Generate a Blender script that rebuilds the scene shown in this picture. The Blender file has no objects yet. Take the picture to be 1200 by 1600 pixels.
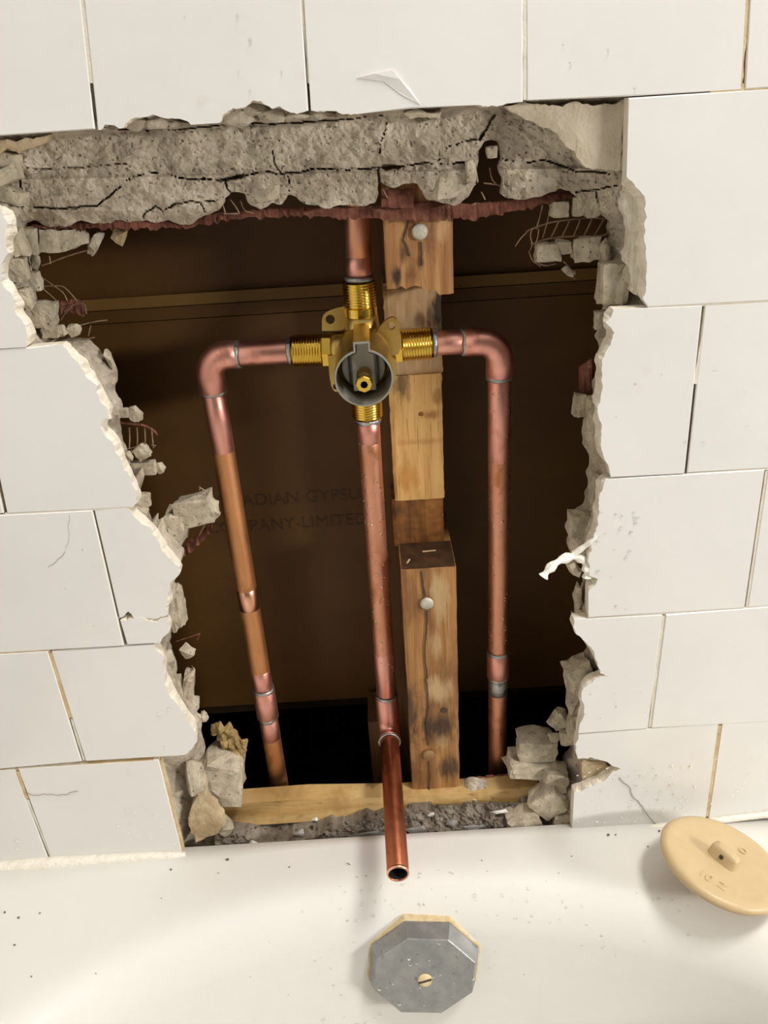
import bpy, bmesh, math, random
import numpy as np
from mathutils import Vector, Matrix, noise

# ------------------------------------------------------------------ camera / world / light
SC = bpy.context.scene
COL = SC.collection
F_PX = 1233.66
R_CAM = np.array([[0.99807826, 0.06187507, 0.00335464],
                  [-0.02610992, 0.46902912, -0.88279667],
                  [-0.05619653, 0.88101258, 0.46974332]])
C_CAM = np.array([0.1336, -0.4492, 0.009])
cam = bpy.data.cameras.new('camera')
cam.sensor_fit = 'HORIZONTAL'; cam.sensor_width = 36.0; cam.lens = 36.0 * F_PX / 1200.0
cam.clip_start = 0.01
cam_o = bpy.data.objects.new('camera', cam); COL.objects.link(cam_o)
M4 = Matrix([list(R_CAM[i]) + [C_CAM[i]] for i in range(3)] + [[0, 0, 0, 1]])
cam_o.matrix_world = M4
SC.camera = cam_o

world = bpy.data.worlds.new('room_light'); SC.world = world
world.use_nodes = True
bg = world.node_tree.nodes['Background']
bg.inputs[0].default_value = (1.0, 0.96, 0.9, 1); bg.inputs[1].default_value = 0.05

def lamp(name, loc, target, sx_, sy_, power, col):
    ld = bpy.data.lights.new(name, 'AREA'); ld.shape = 'RECTANGLE'; ld.size = sx_; ld.size_y = sy_
    ld.energy = power; ld.color = col
    lo = bpy.data.objects.new(name, ld); COL.objects.link(lo); lo.location = loc
    lo.rotation_euler = (Vector(target) - Vector(loc)).to_track_quat('-Z', 'Y').to_euler()
    return lo
# the bathroom's two lamps: the vanity light on the wall to the right and the ceiling light behind the camera
lamp('vanity_lamp', (2.00, -1.20, 0.27), (0.1, -0.1, -0.30), 0.5, 0.16, 35.0, (1.0, 0.978, 0.95))
lamp('ceiling_lamp', (0.85, -0.42, 1.40), (0.45, -0.30, -0.9), 0.45, 0.3, 26.0, (1.0, 0.978, 0.95))
SC.cycles.max_bounces = 8; SC.cycles.diffuse_bounces = 5; SC.cycles.glossy_bounces = 4; SC.cycles.transmission_bounces = 6

SC.view_settings.view_transform = 'Standard'; SC.view_settings.look = 'None'
SC.view_settings.exposure = -0.06; SC.view_settings.gamma = 1.0
SC.view_settings.use_curve_mapping = False

# ------------------------------------------------------------------ helpers
def ray(px, py):
    return R_CAM @ np.array([(px - 600) / F_PX, -(py - 800) / F_PX, -1.0])
def P(px, py, y):
    d = ray(px, py); t = (y - C_CAM[1]) / d[1]
    return Vector(C_CAM + t * d)
def PZ(px, py, z):
    d = ray(px, py); t = (z - C_CAM[2]) / d[2]
    return Vector(C_CAM + t * d)
def PXY(v):
    d = (np.array(v) - C_CAM) @ R_CAM
    return (600 + F_PX * d[0] / -d[2], 800 - F_PX * d[1] / -d[2])

WLOC = {}
def empty(name, loc, label=None, cat=None, group=None, kind=None, parent=None):
    o = bpy.data.objects.new(name, None); COL.objects.link(o)
    o.empty_display_size = 0.02
    o.location = loc; WLOC[o.name] = Vector(loc)
    if parent: attach(o, parent)
    tag(o, label, cat, group, kind); return o
def tag(o, label=None, cat=None, group=None, kind=None):
    if label: o['label'] = label
    if cat: o['category'] = cat
    if group: o['group'] = group
    if kind: o['kind'] = kind
    return o
def attach(o, parent):
    o.parent = parent
    o.matrix_parent_inverse = Matrix.Translation(-WLOC[parent.name])
def mk(name, verts, faces, mats, parent=None, smooth=False, mi=None):
    """one mesh object, given in world coordinates, origin put at its centre"""
    V = np.array([tuple(v) for v in verts], float)
    c = (V.min(0) + V.max(0)) / 2
    me = bpy.data.meshes.new(name)
    me.from_pydata((V - c).tolist(), [], [tuple(int(i) for i in f) for f in faces])
    if not isinstance(mats, (list, tuple)): mats = [mats]
    for m in mats: me.materials.append(m)
    if mi is not None: me.polygons.foreach_set('material_index', np.array(mi, np.int32))
    if smooth: me.polygons.foreach_set('use_smooth', np.ones(len(me.polygons), bool))
    me.update(); me.validate()
    o = bpy.data.objects.new(name, me); COL.objects.link(o)
    o.location = c; WLOC[o.name] = Vector(c)
    if parent: attach(o, parent)
    return o
class MB:
    def __init__(s): s.v = []; s.f = []; s.m = []
    def add(s, v, f, m=0):
        n = len(s.v); s.v += [Vector(q) for q in v]; s.f += [tuple(i + n for i in q) for q in f]; s.m += [m] * len(f)
        return s
    def build(s, name, mats, parent=None, smooth=False):
        return mk(name, s.v, s.f, mats, parent, smooth, s.m)
def frame(d, up=(0, 0, 1)):
    d = Vector(d).normalized(); u = Vector(up)
    if abs(d.dot(u)) > 0.95: u = Vector((1, 0, 0))
    a = d.cross(u).normalized(); b = a.cross(d).normalized()
    return a, b, d
def lathe(prof, org, direc, seg=40, up=(0, 0, 1)):
    """prof: list of (radius, height along direc)"""
    a, b, d = frame(direc, up); org = Vector(org); v = []; f = []
    for (r, h) in prof:
        for k in range(seg):
            t = 2 * math.pi * k / seg
            v.append(org + d * h + (a * math.cos(t) + b * math.sin(t)) * r)
    for i in range(len(prof) - 1):
        for k in range(seg):
            k2 = (k + 1) % seg
            f.append((i * seg + k, i * seg + k2, (i + 1) * seg + k2, (i + 1) * seg + k))
    return v, f
def tube(path, rad, seg=10, cap=True):
    path = [Vector(p) for p in path]; n = len(path)
    rr = rad if isinstance(rad, (list, tuple)) else [rad] * n
    v = []; f = []; a = None
    for i, p in enumerate(path):
        d = (path[min(i + 1, n - 1)] - path[max(i - 1, 0)]).normalized()
        if a is None: a, b, _ = frame(d)
        else:
            a = (a - d * a.dot(d)).normalized(); b = d.cross(a).normalized()
        if i == 0: b = d.cross(a).normalized()
        for k in range(seg):
            t = 2 * math.pi * k / seg
            v.append(p + (a * math.cos(t) + b * math.sin(t)) * rr[i])
    for i in range(n - 1):
        for k in range(seg):
            k2 = (k + 1) % seg
            f.append((i * seg + k, i * seg + k2, (i + 1) * seg + k2, (i + 1) * seg + k))
    if cap:
        f.append(tuple(range(seg))[::-1]); f.append(tuple((n - 1) * seg + k for k in range(seg)))
    return v, f
def box(lo_, hi):
    x0, y0, z0 = lo_; x1, y1, z1 = hi
    v = [(x0, y0, z0), (x1, y0, z0), (x1, y1, z0), (x0, y1, z0), (x0, y0, z1), (x1, y0, z1), (x1, y1, z1), (x0, y1, z1)]
    f = [(0, 3, 2, 1), (4, 5, 6, 7), (0, 1, 5, 4), (1, 2, 6, 5), (2, 3, 7, 6), (3, 0, 4, 7)]
    return v, f
def resample(pts, step):
    pts = [Vector(p) for p in pts]; out = [pts[0]]
    for a, b in zip(pts, pts[1:]):
        n = max(1, int((b - a).length / step))
        for k in range(1, n + 1): out.append(a.lerp(b, k / n))
    return out
def smooth_path(pts, it=2):
    pts = [Vector(p) for p in pts]
    for _ in range(it):
        q = [pts[0]]
        for a, b in zip(pts, pts[1:]): q += [a.lerp(b, .25), a.lerp(b, .75)]
        q.append(pts[-1]); pts = q
    return pts

# ------------------------------------------------------------------ materials
def srgb(r, g, b):
    f = lambda c: (c / 255 / 12.92) if c / 255 <= 0.04045 else ((c / 255 + 0.055) / 1.055) ** 2.4
    return (f(r), f(g), f(b), 1)
MATS = {}
def pm(name, c1, c2=None, scale=30, rough=0.5, metal=0.0, bump=0.0, bscale=200, stretch=(1, 1, 1), c3=None, c3scale=None,
       c3at=(0.62, 0.7), rough2=None, coat=0.0, spec=0.5, detail=6, ior=None, trans=0.0, bump2=0.0, bscale2=40, ramp=(0.35, 0.65)):
    m = bpy.data.materials.new(name); m.use_nodes = True
    nt = m.node_tree; N = nt.nodes; L = nt.links
    b = N['Principled BSDF']
    geo = N.new('ShaderNodeNewGeometry'); mp = N.new('ShaderNodeMapping')
    mp.inputs['Scale'].default_value = stretch
    L.new(geo.outputs['Position'], mp.inputs['Vector'])
    def nz(sc, det=detail, ro=0.6):
        n = N.new('ShaderNodeTexNoise'); n.inputs['Scale'].default_value = sc; n.inputs['Detail'].default_value = det
        n.inputs['Roughness'].default_value = ro
        L.new(mp.outputs['Vector'], n.inputs['Vector']); return n
    if c2 is None: b.inputs['Base Color'].default_value = c1
    else:
        n = nz(scale); cr = N.new('ShaderNodeValToRGB')
        cr.color_ramp.elements[0].position = ramp[0]; cr.color_ramp.elements[0].color = c1
        cr.color_ramp.elements[1].position = ramp[1]; cr.color_ramp.elements[1].color = c2
        L.new(n.outputs['Fac'], cr.inputs['Fac']); col = cr.outputs['Color']
        if c3 is not None:
            n3 = nz(c3scale or scale * 4); r3 = N.new('ShaderNodeValToRGB')
            r3.color_ramp.elements[0].position = c3at[0]; r3.color_ramp.elements[1].position = c3at[1]
            r3.color_ramp.elements[0].color = (0, 0, 0, 1); r3.color_ramp.elements[1].color = (1, 1, 1, 1)
            L.new(n3.outputs['Fac'], r3.inputs['Fac'])
            mx = N.new('ShaderNodeMix'); mx.data_type = 'RGBA'
            L.new(r3.outputs['Color'], mx.inputs['Factor']); L.new(col, mx.inputs['A']); mx.inputs['B'].default_value = c3
            col = mx.outputs['Result']
        L.new(col, b.inputs['Base Color'])
    b.inputs['Roughness'].default_value = rough; b.inputs['Metallic'].default_value = metal
    b.inputs['Specular IOR Level'].default_value = spec
    b.inputs['Coat Weight'].default_value = coat
    if trans: b.inputs['Transmission Weight'].default_value = trans
    if ior: b.inputs['IOR'].default_value = ior
    if rough2 is not None:
        n = nz(scale * 1.7); mr = N.new('ShaderNodeMapRange')
        mr.inputs['To Min'].default_value = rough; mr.inputs['To Max'].default_value = rough2
        mr.inputs['From Min'].default_value = .35; mr.inputs['From Max'].default_value = .65
        L.new(n.outputs['Fac'], mr.inputs['Value']); L.new(mr.outputs['Result'], b.inputs['Roughness'])
    nrm = None
    for st, sc in ((bump2, bscale2), (bump, bscale)):
        if st:
            n = nz(sc, 5); bp = N.new('ShaderNodeBump'); bp.inputs['Strength'].default_value = st
            bp.inputs['Distance'].default_value = 0.6 / sc
            L.new(n.outputs['Fac'], bp.inputs['Height'])
            if nrm: L.new(nrm, bp.inputs['Normal'])
            nrm = bp.outputs['Normal']
    if nrm: L.new(nrm, b.inputs['Normal'])
    MATS[name] = m
    return m

GLAZE = pm('tile_glaze', srgb(222, 220, 215), srgb(227, 225, 220), scale=9, rough=0.2, bump=0.012, bscale=10, c3=srgb(219, 215, 207), c3scale=30, c3at=(.66, .75))
BISC = pm('tile_biscuit', srgb(214, 203, 182), srgb(232, 224, 207), scale=120, rough=0.85, bump=0.6, bscale=500)
MORTAR = pm('mortar', srgb(158, 145, 127), srgb(204, 192, 173), scale=55, rough=0.95, bump=0.9, bscale=900, bump2=0.6, bscale2=260,
            c3=srgb(92, 82, 70), c3scale=420, c3at=(.62, .68), spec=.2)
MORTAR_D = pm('mortar_damp', srgb(86, 74, 60), srgb(142, 132, 118), scale=45, rough=0.7, bump=0.9, bscale=600, bump2=.5, bscale2=200,
              c3=srgb(52, 43, 35), c3scale=160, c3at=(.58, .66), spec=.4)
CHUNK = pm('mortar_chunk', srgb(158, 147, 127), srgb(200, 188, 165), scale=90, rough=0.95, bump=0.8, bscale=700, c3=srgb(96, 86, 72), c3scale=420, c3at=(.62, .68), spec=.2)
CHUNK_Y = pm('insulation_chunk', srgb(140, 116, 72), srgb(176, 152, 104), scale=90, rough=0.9, bump=0.8, bscale=500, spec=.2)
ADH = pm('adhesive_residue', srgb(184, 170, 146), srgb(208, 196, 174), scale=40, rough=0.6, bump=0.5, bscale=300, c3=srgb(160, 142, 116), c3scale=90, c3at=(.66, .74))
ADH_T = pm('adhesive_tan', srgb(158, 134, 100), srgb(202, 182, 148), scale=50, rough=0.65, bump=0.6, bscale=300)
GROUT_T = pm('grout_tan', srgb(188, 160, 112), srgb(214, 196, 160), scale=80, rough=0.8, bump=0.4, bscale=600)
GROUT_W = pm('grout_white', srgb(212, 202, 184), srgb(224, 217, 203), scale=80, rough=0.8, bump=0.4, bscale=600)
DARK = pm('crack_dark', srgb(70, 60, 50), rough=0.9)
HAIR = pm('hairline', srgb(120, 108, 92), rough=0.9)
RUST = pm('rusty_lath', srgb(86, 48, 36), srgb(140, 90, 72), scale=90, rough=0.85, bump=0.8, bscale=600, c3=srgb(176, 140, 118), c3scale=220, c3at=(.64, .72), spec=.3)
WIRE = pm('lath_wire', srgb(120, 92, 72), srgb(168, 142, 118), scale=150, rough=0.6, metal=0.3, spec=.4)
BOARD = pm('gypsum_paper', srgb(82, 54, 19), srgb(96, 65, 25), scale=7, rough=0.6, bump=0.15, bscale=900, c3=srgb(48, 33, 16), c3scale=190, c3at=(.7, .74), spec=.35)
BOARD_L = pm('gypsum_edge', srgb(112, 82, 38), srgb(124, 94, 46), scale=14, rough=0.6, bump=0.15, bscale=600, c3=srgb(60, 42, 20), c3scale=160, c3at=(.7, .75), spec=.3)
PRINT = pm('faded_print', srgb(71, 46, 16), rough=0.7)
VOID = pm('void_shade', srgb(34, 24, 15), srgb(46, 33, 20), scale=20, rough=0.9, spec=.1)  # blackness of the unlit void, put into the colour

def wood(name, ca, cb, dark, darkat=(.6, .72), grain=170, sc=12, marks=(), zs=.045):
    """marks: stains with a place and shape of their own: (px, py, depth, half width px, half height px, colour, strength)"""
    m = bpy.data.materials.new(name); m.use_nodes = True
    nt = m.node_tree; N = nt.nodes; L = nt.links; b = N['Principled BSDF']
    geo = N.new('ShaderNodeNewGeometry')
    def nz(scale, st, det=6, ro=.6):
        mp = N.new('ShaderNodeMapping'); mp.inputs['Scale'].default_value = st; L.new(geo.outputs['Position'], mp.inputs['Vector'])
        n = N.new('ShaderNodeTexNoise'); n.inputs['Scale'].default_value = scale; n.inputs['Detail'].default_value = det; n.inputs['Roughness'].default_value = ro
        n.inputs['Distortion'].default_value = .4
        L.new(mp.outputs['Vector'], n.inputs['Vector']); return n.outputs['Fac']
    def ramp(fac, p0, p1, c0=(0, 0, 0, 1), c1=(1, 1, 1, 1)):
        r = N.new('ShaderNodeValToRGB'); r.color_ramp.elements[0].position = p0; r.color_ramp.elements[1].position = p1
        r.color_ramp.elements[0].color = c0; r.color_ramp.elements[1].color = c1; L.new(fac, r.inputs['Fac']); return r.outputs['Color']
    def mix(fac, a, bb):
        x = N.new('ShaderNodeMix'); x.data_type = 'RGBA'; L.new(fac, x.inputs['Factor']); L.new(a, x.inputs['A'])
        if isinstance(bb, tuple): x.inputs['B'].default_value = bb
        else: L.new(bb, x.inputs['B'])
        return x.outputs['Result']
    g = nz(grain, (1, 1, zs), 4)
    col = ramp(g, .32, .68, ca, cb)
    fine = nz(grain * 5, (1, 1, zs * .6), 2)
    col = mix(ramp(fine, .60, .72), col, tuple(c * .62 for c in ca[:3]) + (1,))
    col = mix(ramp(nz(sc, (2, 2, .7)), *darkat), col, dark)
    edge = nz(160, (1, 1, .22), 6, .7)
    for (px, py, y, hw, hh, c, st) in marks:
        cen = P(px, py, y); kx = (P(px + 10, py, y) - P(px - 10, py, y)).length / 20; kz = abs(P(px, py + 10, y).z - P(px, py - 10, y).z) / 20
        sub = N.new('ShaderNodeVectorMath'); sub.operation = 'SUBTRACT'; L.new(geo.outputs['Position'], sub.inputs[0]); sub.inputs[1].default_value = cen
        mul = N.new('ShaderNodeVectorMath'); mul.operation = 'MULTIPLY'; L.new(sub.outputs[0], mul.inputs[0]); mul.inputs[1].default_value = (1 / (hw * kx), 0, 1 / (hh * kz))
        ln = N.new('ShaderNodeVectorMath'); ln.operation = 'LENGTH'; L.new(mul.outputs[0], ln.inputs[0])
        ad = N.new('ShaderNodeMath'); ad.operation = 'MULTIPLY_ADD'; L.new(edge, ad.inputs[0]); ad.inputs[1].default_value = 3.0; L.new(ln.outputs['Value'], ad.inputs[2])
        col = mix(ramp(ad.outputs[0], 1.3 / 2.0, 1.0, (st, st, st, 1), (0, 0, 0, 1)) if False else _mr(N, L, ad.outputs[0], 1.95, 2.75, st), col, c)
    L.new(col, b.inputs['Base Color']); b.inputs['Roughness'].default_value = .68
    bp = N.new('ShaderNodeBump'); bp.inputs['Strength'].default_value = .35; bp.inputs['Distance'].default_value = .0008
    L.new(g, bp.inputs['Height']); L.new(bp.outputs['Normal'], b.inputs['Normal'])
    return m
def _mr(N, L, val, a, b, st):
    r = N.new('ShaderNodeMapRange'); r.inputs['From Min'].default_value = a; r.inputs['From Max'].default_value = b
    r.inputs['To Min'].default_value = st; r.inputs['To Max'].default_value = 0; L.new(val, r.inputs['Value']); return r.outputs['Result']
_BK = srgb(44, 32, 22); _PL = srgb(186, 158, 116); _BR = srgb(104, 62, 28)
WOOD_O = wood('stud_weathered', srgb(134, 84, 42), srgb(186, 138, 86), srgb(88, 54, 28), (.52, .72), 150, 22,
              [(620, 432, .04, 10, 16, _BK, .95), (632, 395, .04, 10, 22, srgb(74, 42, 22), .8), (690, 345, .04, 16, 30, srgb(200, 162, 116), .7), (650, 320, .04, 30, 16, srgb(96, 56, 34), .7), (640, 430, .04, 12, 20, _BR, .7), (655, 410, .04, 8, 10, _BK, .5)], .06)
WOOD_L = wood('stud_stained', srgb(132, 88, 44), srgb(174, 128, 76), srgb(94, 62, 32), (.5, .7), 190, 18,
              [(684, 1135, .04, 34, 26, _BK, .85), (700, 1198, .04, 20, 18, _BK, .8), (640, 1110, .04, 12, 40, _BK, .8), (686, 1080, .04, 24, 20, _PL, .75), (686, 930, .04, 14, 40, _PL, .7), (640, 940, .04, 14, 40, _BR, .5), (682, 1010, .04, 10, 18, _PL, .6), (714, 1060, .04, 6, 60, _BR, .6), (650, 1215, .04, 20, 18, _BR, .6), (690, 1160, .04, 12, 10, _PL, .4)], .03)
WOOD_F = wood('stud_fresh_cut', srgb(202, 150, 84), srgb(228, 184, 118), srgb(184, 128, 66), (.5, .75), 150, 20,
              [(628, 600, .076, 14, 26, _BK, .7), (672, 648, .076, 14, 8, srgb(140, 88, 44), .7), (684, 620, .076, 8, 12, srgb(140, 88, 44), .6), (640, 745, .076, 14, 22, srgb(190, 130, 62), .7), (660, 690, .076, 40, 5, srgb(178, 122, 62), .5)], .05)
WOOD_P = wood('stud_pale', srgb(196, 160, 116), srgb(212, 180, 138), srgb(184, 146, 104), (.5, .75), 190, 18,
              [(684, 480, .078, 9, 32, _BK, .95), (672, 490, .078, 7, 22, _BK, .7), (660, 500, .078, 12, 14, srgb(88, 60, 36), .7), (640, 448, .078, 60, 4, _BK, .5)], .05)
WOOD_D = wood('stud_dark', srgb(120, 72, 28), srgb(160, 106, 48), srgb(66, 38, 15), (.48, .68), 200, 22, [(680, 785, .079, 16, 8, srgb(186, 128, 60), .7), (620, 800, .079, 14, 12, _BK, .6)], .03)
WOOD_B = wood('batten_wood', srgb(182, 144, 84), srgb(206, 174, 118), srgb(158, 120, 68), (.5, .72), 14, 16, [], 8)
WOOD_BR = wood('brown_furring', srgb(92, 62, 28), srgb(110, 76, 36), srgb(60, 38, 16), (.6, .75), 120, 14)
CHAR = pm('charred_mark', srgb(38, 28, 20), srgb(60, 44, 30), scale=120, rough=.9)

def copper_mat(name, c1, c2, c3, rough=.36, rough2=.48, scale=40, c3at=(.56, .68)):
    return pm(name, c1, c2, scale=scale, rough=rough, rough2=rough2, metal=1.0, bump=0.06, bscale=300, stretch=(1, 1, .5), c3=c3, c3scale=scale * 2.3, c3at=c3at)
COPPER = copper_mat('copper_tarnished', srgb(208, 146, 112), srgb(220, 160, 132), srgb(186, 124, 82), .42, .52)
COPPER_P = copper_mat('copper_pink', srgb(226, 160, 144), srgb(236, 174, 158), srgb(212, 144, 124), .38, .48)
COPPER_S = copper_mat('copper_brown', srgb(176, 104, 74), srgb(192, 118, 86), srgb(158, 90, 60), .3, .4)
COPPER_L = copper_mat('copper_aged', srgb(200, 142, 94), srgb(214, 156, 110), srgb(176, 118, 70), .48, .6)
COPPER_C = pm('copper_bright', srgb(238, 180, 150), rough=.3, metal=1)
SOLDER = pm('solder', srgb(150, 150, 150), srgb(196, 196, 194), scale=150, rough=.34, metal=.9, bump=.5, bscale=400)
BRASS = pm('brass_cast', srgb(184, 154, 86), srgb(202, 172, 104), scale=60, rough=.34, metal=1, bump=.12, bscale=900, rough2=.44)
BRASS_T = pm('brass_thread', srgb(216, 178, 70), srgb(232, 194, 92), scale=60, rough=.2, metal=1)
STEEL = pm('grey_sleeve', srgb(150, 147, 136), srgb(162, 158, 147), scale=40, rough=.36, metal=.5)
CART = pm('grey_plastic', srgb(176, 172, 160), srgb(186, 182, 170), scale=40, rough=.42, spec=.5)
CARTD = pm('dark_plastic', srgb(58, 52, 42), rough=.4)
BLACK = pm('bore_dark', srgb(20, 16, 12), rough=.6)
NAIL = pm('nail_zinc', srgb(176, 170, 152), srgb(206, 200, 184), scale=200, rough=.6, metal=.3, bump=.8, bscale=700)
NAIL_R = pm('nail_rusty', srgb(128, 98, 58), srgb(152, 122, 78), scale=150, rough=.75, bump=.5, bscale=600)
TUB = pm('tub_enamel', srgb(216, 213, 206), srgb(221, 218, 211), scale=5, rough=.26, bump=.02, bscale=20)
CAULK = pm('caulk', srgb(226, 219, 203), srgb(234, 228, 214), scale=60, rough=.45, bump=.5, bscale=120)
CAULKW = pm('white_caulk', srgb(236, 232, 218), srgb(243, 240, 229), scale=60, rough=.4, bump=.4, bscale=200)
ZINC = pm('overflow_metal', srgb(140, 141, 140), srgb(160, 160, 157), scale=70, rough=.3, rough2=.46, metal=.55, bump=.12, bscale=400, c3=srgb(116, 114, 106), c3scale=190, c3at=(.62, .72))
LIME = pm('limescale', srgb(206, 180, 132), srgb(228, 210, 172), scale=150, rough=.8, bump=.6, bscale=500)
RUBBER = pm('rubber_beige', srgb(188, 163, 121), srgb(196, 173, 132), scale=30, rough=.4, bump=.12, bscale=160, c3=srgb(194, 164, 116), c3scale=45, c3at=(.58, .72))
WATER = pm('water', (1, 1, 1, 1), rough=.0, trans=1.0, ior=1.33)
SPECK = pm('grit', srgb(84, 72, 58), srgb(120, 104, 84), scale=300, rough=.9)
PAINT = pm('wall_paint', srgb(222, 220, 215), srgb(227, 225, 221), scale=6, rough=.7)
WALL_DIM = pm('darkened_wall', srgb(74, 72, 70), srgb(86, 84, 82), scale=6, rough=.8)  # unseen wall's colour darkened so less light reaches the lower cavity
FLOORM = pm('floor_vinyl', srgb(96, 92, 86), srgb(110, 106, 100), scale=8, rough=.5)  # floor tone lowered to weaken its bounce into the wall opening

# ------------------------------------------------------------------ numpy noise
def vnoise(x, y, seed=0):
    xi = np.floor(x).astype(np.int64); yi = np.floor(y).astype(np.int64)
    xf = x - xi; yf = y - yi
    def h(a, b):
        n = (a * 374761393 + b * 668265263 + seed * 1442695041) & 0xffffffff
        n = ((n ^ (n >> 13)) * 1274126177) & 0xffffffff
        return ((n ^ (n >> 16)) & 0xffff) / 65535.0
    u = xf * xf * (3 - 2 * xf); v = yf * yf * (3 - 2 * yf)
    return (h(xi, yi) * (1 - u) + h(xi + 1, yi) * u) * (1 - v) + (h(xi, yi + 1) * (1 - u) + h(xi + 1, yi + 1) * u) * v - .5
def fbm(x, y, s, seed=0, o=4):
    r = 0; a = 1.0
    for k in range(o):
        r = r + a * vnoise(x / s, y / s, seed + k); a *= .55; s *= .48
    return r
def dist_poly(X, Y, pts, closed=True):
    D = np.full(X.shape, 1e9); n = len(pts)
    for i in range(n if closed else n - 1):
        ax, ay = pts[i]; bx, by = pts[(i + 1) % n]
        dx, dy = bx - ax, by - ay; l2 = dx * dx + dy * dy + 1e-9
        t = np.clip(((X - ax) * dx + (Y - ay) * dy) / l2, 0, 1)
        D = np.minimum(D, (X - ax - t * dx) ** 2 + (Y - ay - t * dy) ** 2)
    return np.sqrt(D)
def in_poly(X, Y, pts):
    I = np.zeros(X.shape, bool); n = len(pts)
    for i in range(n):
        ax, ay = pts[i]; bx, by = pts[(i + 1) % n]
        if ay == by: continue
        c = ((ay > Y) != (by > Y)) & (X < (bx - ax) * (Y - ay) / (by - ay) + ax)
        I ^= c
    return I
def jag(pts, rnd, amp=.16, minlen=7, closed=False):
    """roughen a traced break line by midpoint displacement"""
    out = []; n = len(pts)
    def sub(a, b, d):
        l = math.hypot(b[0] - a[0], b[1] - a[1])
        if l < minlen or d > 5: return []
        k = rnd.uniform(-amp, amp); t = rnd.uniform(.4, .6)
        m = (a[0] + (b[0] - a[0]) * t - (b[1] - a[1]) * k, a[1] + (b[1] - a[1]) * t + (b[0] - a[0]) * k)
        return sub(a, m, d + 1) + [m] + sub(m, b, d + 1)
    for i in range(n if closed else n - 1):
        a = pts[i]; b = pts[(i + 1) % n]
        out.append(a); out += sub(a, b, 0)
    if not closed: out.append(pts[-1])
    return out

# ------------------------------------------------------------------ the tiled wall
TILE_T = 0.008
wall = empty('wall_back', (0.14, 0.02, -0.535), 'white square-tiled bathroom wall with a ragged hole broken through it', None, None, 'structure')

def lineY(k, x):
    T = {-1: [(0, -212), (1200, -300)],
         0: [(-60, 217), (0, 213), (145, 203), (300, 194), (484, 175), (560, 172), (820, 158), (980, 152), (1200, 138), (1300, 131)],
         1: [(-60, 549), (0, 545), (120, 537), (1010, 481), (1100, 477), (1200, 471), (1300, 465)],
         2: [(-60, 807), (8, 803), (145, 797), (210, 792), (950, 748), (1072, 740), (1200, 733), (1300, 727)],
         3: [(-60, 1024), (0, 1020), (77, 1017), (250, 1006), (897, 967), (1038, 960), (1200, 947), (1300, 940)],
         4: [(-60, 1208), (0, 1204), (130, 1190), (250, 1187), (290, 1181), (905, 1147), (1015, 1138), (1125, 1130), (1200, 1127), (1300, 1122)],
         5: [(-60, 1362), (0, 1357), (80, 1349), (287, 1338), (893, 1304), (1103, 1284), (1200, 1272), (1300, 1264)]}[k]
    for (a, ya), (b, yb) in zip(T, T[1:]):
        if x <= b: break
    return ya + (yb - ya) * (x - a) / (b - a)

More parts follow.
